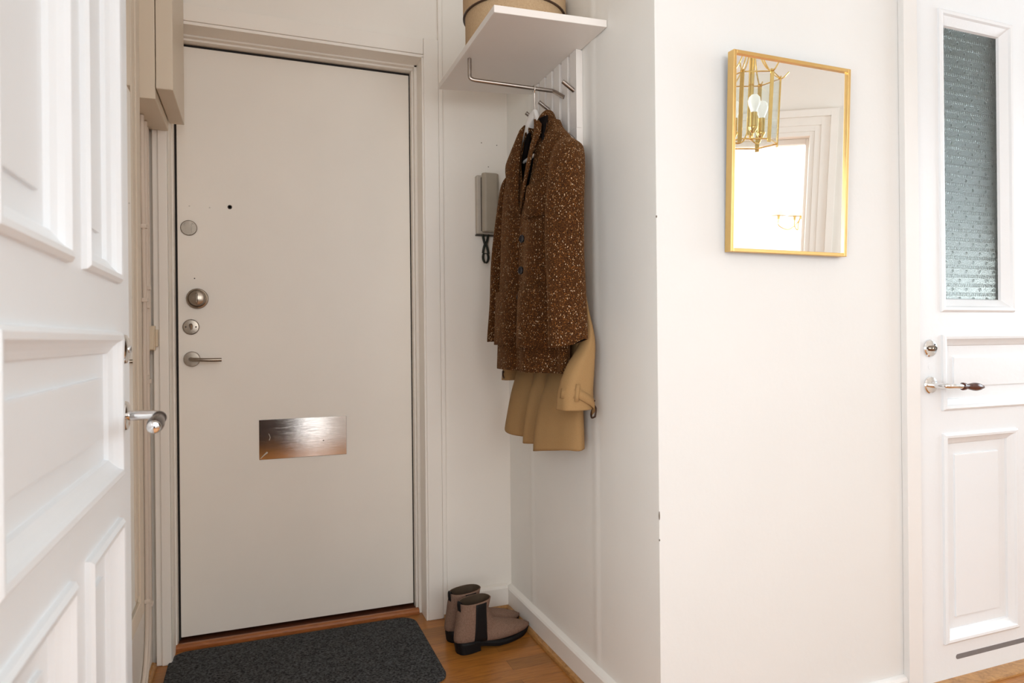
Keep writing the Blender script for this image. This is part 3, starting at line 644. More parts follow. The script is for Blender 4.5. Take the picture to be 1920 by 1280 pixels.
def make_boot(label):
    t = thing('ankle_boot', label, 'boot', (0, 0, 0), 0, 'pair of ankle boots')
    m = MB(); m.loft(boot_rings(), True, False, True); m.build('upper', ['suede', 'boot_lining'], t, smooth=True, angle=0, solid=0.003, flip=True)
    from mathutils.bvhtree import BVHTree
    rg = boot_rings(40, 40); n_ = 40; vs = [p for r in rg for p in r]
    bvh = BVHTree.FromPolygons(vs, [(i*n_+j, i*n_+(j+1) % n_, (i+1)*n_+(j+1) % n_, (i+1)*n_+j) for i in range(40) for j in range(n_)])
    for sd in (-1, 1):
        g = []
        for iz in range(13):
            z = 0.032+(0.1600-0.032)*iz/12; row = []
            for ix in range(7):
                x = (0.045+0.004*(iz/12))+(0.048-0.006*(iz/12))*ix/6
                h = bvh.ray_cast(Vector((x, sd*0.2, z)), Vector((0, -sd, 0)))[0]
                row.append(Vector((x, (h.y if h else sd*0.04)+sd*0.0012, z)))
            g.append(row)
        m = MB(); m.loft(g, False); m.build('elastic_gusset', 'boot_black', t, smooth=True, solid=0.0015, solid_off=0)
    # sole follows the footprint, heel block behind
    fp = [(-0.006, 0), (0.002, 0.024), (0.03, 0.0335), (0.08, 0.033), (0.13, 0.0395), (0.185, 0.0430), (0.24, 0.033), (0.277, 0.016), (0.296, 0)]
    up = catmull([(x, y, 0) for x, y in fp], 5); lo = [Vector((p.x, -p.y, 0)) for p in reversed(up[1:-1])]; pl = up+lo
    def zs(x): return 0.029 if x < 0.055 else 0.029-0.021*min(1, (x-0.055)/0.085)**0.9 if x < 0.20 else 0.008+0.012*max(0, (x-0.24)/0.056)**1.6 if x > 0.24 else 0.008
    m = MB(); m.loft([[(p.x, p.y, max(0.0006, zs(p.x)-0.006)) for p in pl], [(p.x*1.004, p.y*1.03, zs(p.x)+0.004) for p in pl], [(p.x, p.y*0.97, zs(p.x)+0.011) for p in pl]], True, True, True); m.build('sole', 'boot_black', t)
    hp = [p for p in pl if p.x < 0.078]
    m = MB(); m.loft([[(p.x+0.003, p.y*0.94, 0.0006) for p in hp], [(p.x-0.001, p.y*1.0, 0.0315) for p in hp]], True, True, True); m.build('heel', 'boot_black', t, bevel=0.002)
    m = MB(); m.tube(catmull([(0.001, -0.009, 0.155), (-0.001, -0.009, 0.178), (0.004, -0.009, 0.186), (0.009, -0.009, 0.178), (0.009, -0.009, 0.160)], 4), 0.0012, 6)
    vs = [Vector(v) for v in m.v]; m2 = MB(); ring = catmull([(0.0065, 0, 0.138), (0.0045, 0, 0.162), (0.009, 0, 0.170), (0.014, 0, 0.162), (0.0145, 0, 0.145)], 4)
    m2.loft([[p+Vector((0, dy, 0)) for p in ring] for dy in (-0.009, 0.009)], False); m2.build('pull_tab', 'boot_black', t, smooth=True, solid=0.0012)
    return t
b1 = make_boot('taupe suede ankle boot nearer to the camera, fully in view')
b1.location = (0.618, 2.150, 0); b1.rotation_euler = (0, 0, math.radians(15.5))
b2 = b1.copy(); COL.objects.link(b2); b2['label'] = 'taupe suede ankle boot half hidden behind its pair, nearer to the front door wall'
for ch in b1.children:
    c = ch.copy(); COL.objects.link(c); c.parent = b2
b2.location = (0.613, 2.250, 0); b2.rotation_euler = (0, 0, math.radians(13.0)); b2.scale = (1, -1, 1)

# ------------------------------------------------------------------ intercom
ic = thing('intercom_phone', 'grey beige intercom handset on the wall left of the brown coat', 'intercom', (0.832, 2.4565, 1.437))
m = MB(); m.loft([[(-0.041, 0, 0.0), (0.040, 0, 0.0), (0.040, -0.026, 0.0), (-0.041, -0.026, 0.0)], [(-0.041, 0, 0.222), (0.040, 0, 0.222), (0.040, -0.026, 0.222), (-0.041, -0.026, 0.222)]], True, True, True)
m.build('base', 'phone_side', ic, bevel=0.004)
m = MB(); m.box(-0.026, 0.038, -0.036, -0.0262, 0.010, 0.212); m.build('cradle', 'phone_dark', ic)
m = MB()
pr = [(-0.027, -0.0365), (-0.027, -0.052), (-0.018, -0.060), (0.026, -0.060), (0.038, -0.050), (0.040, -0.0365)]
m.loft([[(x, y*s+0.0*(1-s), z) for x, y in pr] for z, s in ((0.004, 0.97), (0.03, 1.02), (0.11, 1.0), (0.20, 1.03), (0.226, 0.98))], True, True, True)
m.build('handset', 'phone_shell', ic, bevel=0.004)
m = MB(); m.box(-0.0415, 0.046, -0.010, -0.0005, -0.006, -0.0005); m.build('lower_lip', 'phone_dark', ic)
m = MB()
for ph in (0, PI):
    pts = []
    for k in range(61):
        t = k/60; z = -0.004-0.108*t
        rr = 0.0085*abs(math.cos(t*PI*1.5))**0.8+0.002 if t < 0.67 else 0.0105*math.sin((t-0.60)/0.40*PI)**0.7+0.001
        a = ph + (0 if t < 0.33 else 0)
        sgn = 1 if (int(t*3) % 2 == 0) else -1
        x = rr*(1 if ph == 0 else -1)*sgn
        pts.append((-0.010+x, -0.030+0.003*math.sin(t*PI*3+ph), z))
    # coiled strand around each path
    coil = []
    for k in range(361):
        t = k/360*60; j = min(int(t), 59); f = t-j
        p = Vector(pts[j]).lerp(Vector(pts[j+1]), f); an = k/360*2*PI*34
        coil.append(p+Vector((math.cos(an)*0.0036, math.sin(an)*0.0036, 0)))
    m.tube(coil, 0.0019, 5)
m.build('coiled_cord', 'cord_green', ic, smooth=True)

# ------------------------------------------------------------------ hat shelf with coat hooks
XP = 0.903
rk = thing('hat_shelf', 'white wall rack with a flat top shelf, slatted back and steel coat rail', 'rack', (0.9245, 1.95, 1.60))
ork = (0.9245, 1.95, 1.60)
def rk_(p): return (p[0]-ork[0], p[1]-ork[1], p[2]-ork[2])
m = MB(); pts = [(0.5985, 1.679), (0.9225, 1.655), (0.9235, 2.204), (0.880, 2.212), (0.862, 2.222), (0.6015, 2.264)]
m.prism([(x-ork[0], y-ork[1]) for x, y in pts], 1.9005-ork[2], 1.9205-ork[2]); m.build('shelf_board', 'shelf_white', rk, bevel=0.0015)
for y0, y1 in ((1.809, 1.853), (1.869, 1.911), (1.929, 1.970), (1.986, 2.028), (2.042, 2.086), (2.100, 2.144)):
    m = MB(); box_at(m, ork, XP, 0.9190, y0, y1, 1.6665, 1.900); m.build('slat', 'shelf_white', rk, bevel=0.001)
m = MB(); box_at(m, ork, XP-0.0005, 0.9190, 1.8088, 2.145, 1.612, 1.6660); m.build('lower_rail', 'shelf_white', rk, bevel=0.001)
m = MB(); box_at(m, ork, 0.9192, 0.9242, 1.811, 2.143, 1.614, 1.899); m.build('backing', 'shelf_white', rk)
m = MB(); pth = [rk_(p) for p in [(0.6255, 1.984, 1.900), (0.6255, 1.984, 1.862)]]+[rk_(p) for p in catmull([(0.6255, 1.984, 1.850), (0.627, 1.983, 1.841), (0.634, 1.982, 1.8365), (0.645, 1.980, 1.8345)], 4)]+[rk_(p) for p in [(0.880, 1.9340, 1.8150), (0.8845, 1.9325, 1.8135), (0.888, 1.9245, 1.8085), (0.9028, 1.893, 1.7835)]]
m.tube(pth, 0.0062, 12); m.build('coat_rail', 'steel_bar', rk, smooth=True)
for b in ((1.826, 1.781), (2.006, 1.779), (2.118, 1.779), (1.826, 1.633)):
    m = MB(); m.tube([rk_((XP+0.0002, b[0], b[1])), rk_((XP-(0.037 if b[1] > 1.7 else 0.020), b[0], b[1]+(0.0235 if b[1] > 1.7 else 0.0127)))], 0.0062, 12); m.build('hook', 'steel_bar', rk, smooth=True)

hb = thing('hat_box', 'round woven beige box with a lid on the white shelf', 'box', (0.760, 1.945, 1.9212))
m = MB(); m.lathe([(0.150, 0.0), (0.152, 0.004), (0.152, 0.130)], (0, 0, 0), (0, 0, 1), 64); m.build('body', 'woven_paper', hb, smooth=True)
m = MB(); m.lathe([(0.1535, 0.100), (0.1580, 0.100), (0.1585, 0.102), (0.1585, 0.175), (0.1570, 0.179), (0.0, 0.180)], (0, 0, 0), (0, 0, 1), 64, False, True); m.build('lid', 'woven_paper', hb, smooth=True)
m = MB(); m.lathe([(0.1522, 0.0990), (0.1592, 0.0990), (0.1592, 0.1020), (0.1522, 0.1020)], (0, 0, 0), (0, 0, 1), 64, False, False); m.build('lid_trim', 'buckle_brown', hb)

# ------------------------------------------------------------------ clothes
def grid_surface(levels, nz=6, nu=4, closed=False, drop=0.0):
    """levels: list of (z, [(y,x),...]); smooth surface as a list of rings"""
    rings = [catmull([(x, y, z-max(0.0, y-1.955)*drop*max(0.0, min(1.0, (z-1.60)/0.06))) for y, x in pts], nu, closed) for z, pts in levels]
    cols = [catmull([r[j] for r in rings], nz) for j in range(len(rings[0]))]
    return [[c[i] for c in cols] for i in range(len(cols[0]))]
def patch(surf, u0, u1, z0, z1, off, nu=10, nz=8, curve=None):
    """thick patch lying on a ring surface; u is a ring index, z a height"""
    out = []
    n = len(surf[0])
    for j in range(nz+1):
        z = z0+(z1-z0)*j/nz; row = []
        for i in range(nu+1):
            u = u0+(u1-u0)*i/nu; k = min(int(u), n-2); f = u-k
            best = None
            for r in range(len(surf)-1):
                za, zb = surf[r][k].z*(1-f)+surf[r][k+1].z*f, surf[r+1][k].z*(1-f)+surf[r+1][k+1].z*f
                if min(za, zb) <= z <= max(za, zb) and za != zb:
                    t = (z-za)/(zb-za)
                    p = surf[r][k].lerp(surf[r][k+1], f).lerp(surf[r+1][k].lerp(surf[r+1][k+1], f), t)
                    tv = surf[r][min(k+1, n-1)]-surf[r][k]; best = (p, tv); break
            if best is None: p = surf[0][k].copy(); tv = surf[0][min(k+1, n-1)]-surf[0][k]
            else: p, tv = best
            nrm = Vector((-tv.y, tv.x, 0)); nrm = nrm.normalized() if nrm.length else Vector((-1, 0, 0))
            row.append(p+nrm*off)
        out.append(row)
    return out
# --- brown tweed coat
HY = 1.945
ct = thing('coat', 'brown flecked tweed coat on a white hanger, worn outermost on the rack', 'coat', (0, 0, 0), 0, None)
def lv(z, ext_n, ext_f, fe, ne, xf=0.785, xb=0.860, rn=0.770, rf=0.776, side=0.822):
    """ring of the coat body from the far front edge round the back to the near front edge"""
    n, f = ext_n, ext_f
    return (z, [fe, (fe[0]+0.05, xf-0.002), (fe[0]+0.10 if fe[0]+0.10 < f-0.03 else f-0.05, rf), (f-0.035, rf+0.008), (f, side-0.006), (f-0.012, side+0.030), (f-0.10, xb-0.004), ((n+f)/2, xb),
                (n+0.10, xb-0.004), (n+0.013, side+0.028), (n, side-0.008), (n+min(0.045, 0.3*(ne[0]-n)), xf+0.014), (n+0.135 if ne[0]-n > 0.19 else n+0.5*(ne[0]-n)+0.02, rn), (ne[0]-0.035, (xf+rn)/2+0.002), ne])
LV = [lv(0.938, 1.722, 2.190, (1.935, 0.800), (1.976, 0.768), 0.790, 0.858, 0.742, 0.758, 0.81),
      lv(1.02, 1.720, 2.185, (1.935, 0.800), (1.976, 0.770), 0.790, 0.858, 0.744, 0.760, 0.81),
      lv(1.10, 1.715, 2.180, (1.935, 0.801), (1.974, 0.773), 0.791, 0.858, 0.747, 0.762, 0.812),
      lv(1.22, 1.712, 2.176, (1.937, 0.803), (1.972, 0.777), 0.793, 0.859, 0.755, 0.766, 0.815),
      lv(1.34, 1.708, 2.172, (1.940, 0.803), (1.970, 0.779), 0.794, 0.860, 0.762, 0.770, 0.82),
      lv(1.43, 1.705, 2.170, (1.955, 0.791), (1.958, 0.784), 0.786, 0.860, 0.766, 0.773, 0.824),
      lv(1.51, 1.704, 2.170, (1.968, 0.789), (1.902, 0.786), 0.788, 0.860, 0.774, 0.780, 0.828),
      lv(1.575, 1.712, 2.158, (1.990, 0.792), (1.870, 0.788), 0.796, 0.860, 0.786, 0.790, 0.832),
      lv(1.625, 1.758, 2.118, (2.000, 0.797), (1.864, 0.791), 0.802, 0.860, 0.798, 0.802, 0.836),
      lv(1.660, 1.808, 2.058, (2.002, 0.800), (1.856, 0.804), 0.810, 0.861, 0.810, 0.814, 0.840),
      lv(1.697, 1.846, 2.020, (1.997, 0.806), (1.862, 0.813), 0.818, 0.865, 0.806, 0.815, 0.846)]
SF = grid_surface(LV, 5, 4, False, 0.75)
m = MB(); m.loft(SF, False); m.build('body', ['tweed', 'lining_black'], ct, smooth=True, angle=0, solid=0.005, flip=True)
def sleeve(name, spec, mats, parent, n=20, solid=0.004):
    """spec: (center, half x, half y, tilt of the ring plane dz/dx)"""
    keys = [Vector((*c, hx)) if False else (Vector(c), hx, hy, tl) for c, hx, hy, tl in spec]
    cs = catmull([k[0] for k in keys], 5); pr = catmull([(k[1], k[2], k[3]) for k in keys], 5)
    rings = []
    for i, (c, p) in enumerate(zip(cs, pr)):
        ring = []
        for k in range(n*2):
            a = 2*PI*k/(n*2)
            wob = 1+0.05*math.sin(3*a+c.z*9)+0.03*math.sin(5*a-c.z*14)
            dx, dy = math.cos(a)*p.x*wob, math.sin(a)*p.y*wob
            ring.append(c+Vector((dx, dy, p.z*(dx-(1.3*dy if dx > 0 else 0.0)*min(1.0, max(0.0, dx)/0.03)))))
        rings.append(ring)
    m = MB(); m.loft(rings, True, True, False); return m.build(name, mats, parent, smooth=True, angle=0, solid=solid, flip=True)
sleeve('sleeve', [((0.833, 1.735, 1.600), 0.022, 0.030, 0.0), ((0.826, 1.712, 1.575), 0.040, 0.046, 0.0), ((0.813, 1.692, 1.52), 0.049, 0.052, 0.0), ((0.803, 1.680, 1.42), 0.053, 0.050, 0.0), ((0.798, 1.672, 1.28), 0.055, 0.046, 0.0), ((0.796, 1.667, 1.14), 0.055, 0.043, 0.0), ((0.795, 1.664, 1.06), 0.055, 0.042, 0.02), ((0.795, 1.663, 1.022), 0.055, 0.043, 0.17)], ['tweed', 'lining_black'], ct)
sleeve('sleeve', [((0.835, 2.140, 1.600), 0.022, 0.030, 0.0), ((0.834, 2.172, 1.575), 0.035, 0.042, 0.0), ((0.836, 2.196, 1.52), 0.042, 0.046, 0.0), ((0.832, 2.210, 1.42), 0.046, 0.044, 0.0), ((0.822, 2.218, 1.28), 0.048, 0.042, 0.0), ((0.812, 2.222, 1.14), 0.047, 0.040, 0.0), ((0.804, 2.225, 1.05), 0.046, 0.040, 0.0), ((0.803, 2.226, 1.030), 0.046, 0.040, 0.05)], ['tweed', 'lining_black'], ct)
def sheet(name, rows, mats, parent, solid=0.005, nu=4, nv=4, off=0):
    g = [catmull(r, nu) for r in rows]; cols = [catmull([r[j] for r in g], nv) for j in range(len(g[0]))]
    m = MB(); m.loft([[c[i] for c in cols] for i in range(len(cols[0]))], False); return m.build(name, mats, parent, smooth=True, angle=0, solid=solid, solid_off=off)
# far lapel: rows from the break at the top button up to the gorge, inner edge then outer edge
sheet('lapel', [[(0.779, 1.958, 1.425), (0.777, 1.962, 1.428), (0.775, 1.966, 1.432)],
                [(0.774, 1.962, 1.470), (0.766, 1.985, 1.470), (0.766, 2.004, 1.474)],
                [(0.778, 1.968, 1.530), (0.764, 2.000, 1.530), (0.764, 2.030, 1.534)],
                [(0.784, 1.974, 1.595), (0.770, 2.015, 1.592), (0.771, 2.062, 1.590)],
                [(0.792, 1.976, 1.655), (0.781, 2.020, 1.645), (0.785, 2.075, 1.628)],
                [(0.800, 1.966, 1.708), (0.794, 1.992, 1.698), (0.797, 2.020, 1.684)]], 'tweed', ct)
sheet('lapel', [[(0.777, 1.956, 1.425), (0.775, 1.950, 1.428), (0.774, 1.944, 1.432)],
                [(0.776, 1.922, 1.480), (0.764, 1.904, 1.480), (0.763, 1.886, 1.480)],
                [(0.778, 1.890, 1.540), (0.762, 1.868, 1.540), (0.762, 1.846, 1.540)],
                [(0.784, 1.866, 1.605), (0.768, 1.846, 1.603), (0.770, 1.822, 1.600)],
                [(0.794, 1.864, 1.652), (0.780, 1.842, 1.648), (0.785, 1.815, 1.636)],
                [(0.800, 1.884, 1.702), (0.789, 1.858, 1.692), (0.797, 1.828, 1.672)]], 'tweed', ct)
# collar: folded band round the neck
def collar():
    path = catmull([(0.788, 1.868, 1.640), (0.796, 1.866, 1.675), (0.812, 1.872, 1.706), (0.836, 1.888, 1.730), (0.862, 1.915, 1.741), (0.872, HY+0.005, 1.742), (0.864, 1.975, 1.732), (0.842, 1.990, 1.718), (0.818, 1.986, 1.708)], 5)
    rows = []
    for i, p in enumerate(path):
        o = Vector((p.x-0.828, p.y-HY, 0)); o = o.normalized() if o.length > 1e-4 else Vector((1, 0, 0))
        w = 0.75+0.25*math.sin(PI*i/(len(path)-1))
        rows.append([p+Vector((0, 0, -0.045*w))-o*0.004, p+Vector((0, 0, -0.015*w))-o*0.006, p-o*0.001, p+o*0.010*w+Vector((0, 0, -0.004)), p+o*0.020*w+Vector((0, 0, -0.030*w)), p+o*0.026*w+Vector((0, 0, -0.062*w))])
    cols = [catmull(r, 3) for r in rows]
    m = MB(); m.loft(cols, False); m.build('collar', 'tweed', ct, smooth=True, angle=0, solid=0.006, solid_off=0)
collar()
def pocket(name, u0, u1, z0, z1, off=0.010):
    g = patch(SF, u0, u1, z0, z1, off); m = MB(); m.loft(g, False); return m.build(name, 'tweed', ct, smooth=True, angle=0, solid=0.006, solid_off=-0.2)
pocket('pocket', 43.5, 52.5, 1.010, 1.184)
pocket('pocket', 4.5, 13.5, 1.018, 1.192)
pocket('pocket', 44.0, 49.0, 1.393, 1.490, 0.009)
for y, z, x in ((1.934, 1.346, 0.7745), (1.940, 1.249, 0.7725), (1.944, 1.168, 0.7680)):
    m = MB(); m.lathe([(0.0, -0.001), (0.0115, -0.001), (0.0125, 0.001), (0.0125, 0.003), (0.0105, 0.0042), (0.0085, 0.003), (0.0, 0.003)], (x, y, z), (-1, -0.25, 0.0), 20)
    m.build('button', 'button_navy', ct, smooth=True, angle=35)
m = MB(); m.loft([[(0.8560, 1.925, 1.605), (0.8560, 1.972, 1.605)], [(0.8575, 1.925, 1.650), (0.8575, 1.972, 1.650)]], False); tg = m.build('label_tag', 'tag_cream', ct, solid=0.001)

# --- white hanger
hg = thing('coat_hanger', 'white wooden coat hanger inside the brown coat', 'hanger', (0.828, HY, 1.60))
def hgp(p): return (p[0]-0.828, p[1]-HY, p[2]-1.60)
def arm(s):
    lo = 0.0 if s > 0 else -0.042
    pts = catmull([(0, 0, 0.142), (0, s*0.030, 0.130+lo*0.8), (0.002, s*0.075, 0.090+lo), (0.002, s*0.125, 0.048+lo), (0.0, s*0.170, 0.010+lo)], 5); rings = []
    for i, p in enumerate(pts):
        t = i/(len(pts)-1); hw = 0.007+(0.015 if s > 0 else 0.006)*min(1, t*1.6); hh = 0.013+0.007*math.sin(PI*min(1, t*1.3))
        rings.append([p+Vector((math.copysign(abs(math.cos(a))**0.6, math.cos(a))*hw, 0, math.copysign(abs(math.sin(a))**0.6, math.sin(a))*hh)) for a in [2*PI*k/16 for k in range(16)]])
    m = MB(); m.loft(rings, True, True, True); return m.build('arm', 'hanger_white', hg, smooth=True, angle=50)
arm(1); arm(-1)
m = MB(); m.tube([(-0.010, -0.150, 0.008), (-0.010, 0.150, 0.008)], 0.0052, 12); m.build('trouser_bar', 'hanger_white', hg, smooth=True)
m = MB(); hk_ = catmull([hgp((0.8265, HY, 1.738)), hgp((0.8255, HY, 1.775)), hgp((0.824, HY-0.002, 1.800)), hgp((0.823, HY-0.0085, 1.815)), hgp((0.823, HY-0.007, 1.8270)), hgp((0.823, HY+0.001, 1.8295)), hgp((0.823, HY+0.0095, 1.823)), hgp((0.823, HY+0.010, 1.812))], 6)
m.tube(hk_, 0.0016, 8); m.build('hook', 'chrome', hg, smooth=True)

# --- khaki trench coat behind
tr = thing('trench_coat', 'khaki cotton trench coat hanging behind the brown tweed coat', 'coat', (0, 0, 0))
def tl(z, k):
    """k: 0 flat and thin at the top, 1 fully flared at the hem"""
    F = [(2.205, 0.828), (2.160, 0.797), (2.115, 0.806), (2.075, 0.858), (2.045, 0.826), (2.010, 0.806), (1.985, 0.858), (1.950, 0.850), (1.902, 0.793), (1.855, 0.804), (1.810, 0.824), (1.768, 0.842), (1.742, 0.866)]
    wf = 0.80 if z > 1.12 else 0.80+0.17*min(1.0, (1.12-z)/0.12)
    flat = [(1.955+(y-1.945)*wf, 0.876) for y, x in F]
    pts = [(a[0]*(1-k)+b[0]*k, a[1]*(1-k)+b[1]*k) for a, b in zip(flat, F)]
    back = [(pts[-1][0]+0.015, 0.886+0.004*k), (1.80, 0.892+0.004*k), (1.95, 0.894+0.004*k), (2.10, 0.892+0.004*k), (pts[0][0]-0.01, 0.886+0.002*k)]
    return [(x, y, z) for y, x in pts+back]
def tl2(z, w): # upper part, narrowing to the hang loop
    base = tl(1.3, 0.0); return [(x, 1.955+(y-1.945)*w, z) for x, y, _ in base]
HEM = [0.745, 0.726, 0.716, 0.708, 0.704, 0.702, 0.700, 0.694, 0.695, 0.702, 0.708, 0.714, 0.714, 0.718, 0.715, 0.715, 0.715, 0.725]
r0 = tl(0.70, 1.0); r0 = [(x, y, HEM[i]) for i, (x, y, z) in enumerate(r0)]
rows = [r0]+[tl(z, k) for z, k in ((0.76, 0.93), (0.85, 0.66), (0.925, 0.30), (1.00, 0.03), (1.10, 0.0), (1.30, 0.0))]+[tl2(z, w) for z, w in ((1.45, 0.95), (1.56, 0.80), (1.62, 0.50), (1.68, 0.22))]
g = [catmull(r, 4, True) for r in rows]; cols = [catmull([r[j] for r in g], 4) for j in range(len(g[0]))]
m = MB(); m.loft([[c[i] for c in cols] for i in range(len(cols[0]))], True); m.build('body', 'trench_cotton', tr, smooth=True, angle=0, solid=0.0025, flip=True)
sleeve('sleeve', [((0.876, 1.80, 1.52), 0.010, 0.020, 0), ((0.870, 1.775, 1.35), 0.012, 0.026, 0), ((0.876, 1.735, 1.15), 0.010, 0.026, 0), ((0.872, 1.695, 1.04), 0.016, 0.032, 0.0), ((0.842, 1.682, 0.960), 0.040, 0.036, 0.0), ((0.826, 1.676, 0.90), 0.050, 0.038, 0.0), ((0.822, 1.673, 0.872), 0.052, 0.038, 0.0), ((0.820, 1.671, 0.843), 0.053, 0.039, 0.0)], 'trench_cotton', tr, solid=0.0025)
sleeve('sleeve', [((0.882, 2.165, 1.52), 0.014, 0.020, 0), ((0.874, 2.205, 1.30), 0.018, 0.026, 0), ((0.866, 2.228, 1.08), 0.022, 0.026, 0), ((0.856, 2.240, 0.98), 0.026, 0.028, 0.0), ((0.848, 2.246, 0.92), 0.028, 0.029, 0.0), ((0.846, 2.247, 0.892), 0.028, 0.030, 0.0)], 'trench_cotton', tr, solid=0.0025)
# cuff strap with loop and buckle on the near sleeve
def on_sleeve(a, z, off):
    t = min(1, max(0, (0.955-z)/0.112)); cx = 0.836-0.016*t; cy = 1.682-0.011*t; hx = 0.044+0.009*t; hy = 0.036+0.003*t
    return Vector((cx+math.cos(a)*(hx+off), cy+math.sin(a)*(hy+off), z))
rows = []
for z0_, off in ((0.0, 0.0032), (-0.026, 0.0032)):
    row = []
    for k in range(25):
        t = k/24; a = -2.9+3.05*t
        z = 0.902 if t < 0.35 else 0.902-0.052*((t-0.35)/0.65)
        row.append(on_sleeve(a, z+z0_, off))
    rows.append(row)
m = MB(); m.loft(rows, False); st = m.build('cuff_strap', 'trench_cotton', tr, smooth=True, solid=0.0025, solid_off=0)
m = MB(); m.loft([[on_sleeve(-1.98+da, z, 0.0065) for z in (0.914, 0.902, 0.885, 0.868)] for da in (0, 0.10, 0.20)], False); m.build('strap_loop', 'trench_cotton', st, smooth=True, solid=0.002)
m = MB(); m.lathe([(0.0026, 0), (0.0024, 0.001), (0, 0.001)], on_sleeve(-0.62, 0.866, 0.005), (0.5, -0.85, 0), 10); m.build('eyelet', 'buckle_brown', st)
c = on_sleeve(0.0, 0.838, 0.004)
m = MB(); m.tube(catmull([c+Vector((-0.004, -0.018, -0.016)), c+Vector((0.004, -0.008, 0.004)), c+Vector((0.006, 0.008, 0.010)), c+Vector((0.0, 0.012, -0.010)), c+Vector((-0.008, -0.006, -0.020)), c+Vector((-0.004, -0.018, -0.016))], 4), 0.0028, 8); m.build('buckle', 'buckle_brown', st, smooth=True)
m = MB(); c = Vector((0.822, 2.238, 0.912)); m.tube(catmull([c+Vector((-0.004, 0, 0.012)), c+Vector((-0.008, -0.01, 0)), c+Vector((0.0, 0.0, -0.012)), c+Vector((0.006, 0.006, 0)), c+Vector((-0.004, 0, 0.012))], 4), 0.003, 8); m.build('buckle', 'buckle_brown', tr, smooth=True)
# stitched vent line, hem fold
m = MB(); m.loft([[(0.8205-0.0035, 1.800, 0.715), (0.8225-0.0035, 1.792, 0.715)], [(0.832-0.0035, 1.800, 0.85), (0.834-0.0035, 1.792, 0.85)]], False)
# ------------------------------------------------------------------ gold mirror
gm = thing('gold_mirror', 'rectangular mirror in a thin gold frame, hung tilting forward on the pale wall', 'mirror', (1.321, 1.4215, 1.2545))
gm.rotation_euler = (math.radians(2.25), 0, 0)
Wm, Hm, Dm = 0.388, 0.505, 0.0245
x0, x1 = -Wm/2, Wm/2
fr = 0.0095
for (a, b, c, e) in ((x0, x0+fr, 0, Hm), (x1-fr, x1, 0, Hm), (x0+fr+0.0001, x1-fr-0.0001, 0, fr), (x0+fr+0.0001, x1-fr-0.0001, Hm-fr, Hm)):
    m = MB(); m.box(a, b, -Dm, -0.0005, c, e); m.build('frame', 'gold', gm, bevel=0.0012)
m = MB(); m.box(x0+fr, x1-fr, -Dm+0.0065, -0.006, fr, Hm-fr); m.build('mirror_glass', 'mirror_glass', gm)

# ------------------------------------------------------------------ brass lantern (seen in the gold mirror)
ln = thing('lantern', 'hexagonal brass and glass lantern hanging from the ceiling, seen in the gold mirror', 'lamp', (1.692, 0.778, 1.693))
HXr = 0.1016; LH = 0.231
rot0 = math.radians(87.56)
V6 = [(HXr*math.cos(rot0+k*PI/3), HXr*math.sin(rot0+k*PI/3)) for k in range(6)]
V6b = [(x*0.985, y*0.985) for x, y in V6]
for k in range(6):
    (a, b), (c, e) = V6[k], V6[(k+1) % 6]; (a2, b2), (c2, e2) = V6b[k], V6b[(k+1) % 6]
    ta = Vector((-b, a, 0)).normalized()*0.0075; ra = Vector((a, b, 0)).normalized()*0.002; lo_, hi_ = Vector((a2, b2, -0.012)), Vector((a, b, LH+0.008))
    m = MB(); m.loft([[p-ta-ra, p+ta-ra, p+ta+ra, p-ta+ra] for p in (lo_, hi_)], True, True, True); m.build('upright', 'brass', ln, bevel=0.001)
    m = MB(); m.tube([(a2, b2, 0), (c2, e2, 0)], 0.0026, 6); m.build('crossbar', 'brass', ln)
    m = MB(); m.tube([(a, b, LH), (c, e, LH)], 0.0026, 6); m.build('crossbar', 'brass', ln)
    pth = catmull([(a*1.28, b*1.28, LH+0.022), (a, b, LH), (a*0.62, b*0.62, LH+0.030), (a*0.34, b*0.34, LH+0.085), (a*0.20, b*0.20, LH+0.17)], 6)
    m = MB(); m.tube(pth, 0.0026, 6); m.build('roof_arm', 'brass', ln, smooth=True)
    q = [Vector((a2, b2, 0.004)), Vector((c2, e2, 0.004)), Vector((c, e, LH-0.004)), Vector((a, b, LH-0.004))]; ce_ = (q[0]+q[1]+q[2]+q[3])/4; nn = (q[1]-q[0]).cross(q[3]-q[0]).normalized()*0.0012
    q = [ce_+(p-ce_)*0.955 for p in q]
    m = MB(); m.loft([[p-nn for p in q], [p+nn for p in q]], True, True, True); m.build('glass_pane', 'clear_glass', ln)
m = MB(); m.lathe([(0.010, 0.03), (0.010, LH+0.17), (0.024, LH+0.175), (0.024, LH+0.185), (0.006, LH+0.20), (0.006, HT-1.693-0.045), (0.05, HT-1.693-0.035), (0.05, HT-1.693-0.0005)], (0, 0, 0), (0, 0, 1), 20); m.build('stem', 'brass', ln, smooth=True, angle=40)
for k in range(3):
    an = math.radians(116)+k*2*PI/3; cx, cy = 0.057*math.cos(an), 0.056*math.sin(an)
    m = MB(); m.tube(catmull([(0.006*math.cos(an), 0.006*math.sin(an), 0.045), (0.02*math.cos(an), 0.02*math.sin(an), 0.012), (cx*0.85, cy*0.85, 0.008), (cx, cy, 0.030)], 5), 0.003, 8); br = m.build('candle_arm', 'brass', ln, smooth=True)
    m = MB(); m.lathe([(0.006, 0.026), (0.016, 0.040), (0.0165, 0.047), (0.0125, 0.050), (0.0125, 0.098), (0.0, 0.098)], (cx, cy, 0), (0, 0, 1), 16); m.build('lamp_holder', 'brass', br, smooth=True, angle=40)
    m = MB(); m.lathe([(0.010, 0.098), (0.012, 0.106), (0.0195, 0.124), (0.0215, 0.137), (0.019, 0.150), (0.011, 0.159), (0.0, 0.161)], (cx, cy, 0), (0, 0, 1), 20); m.build('bulb', 'bulb_white', br, smooth=True)

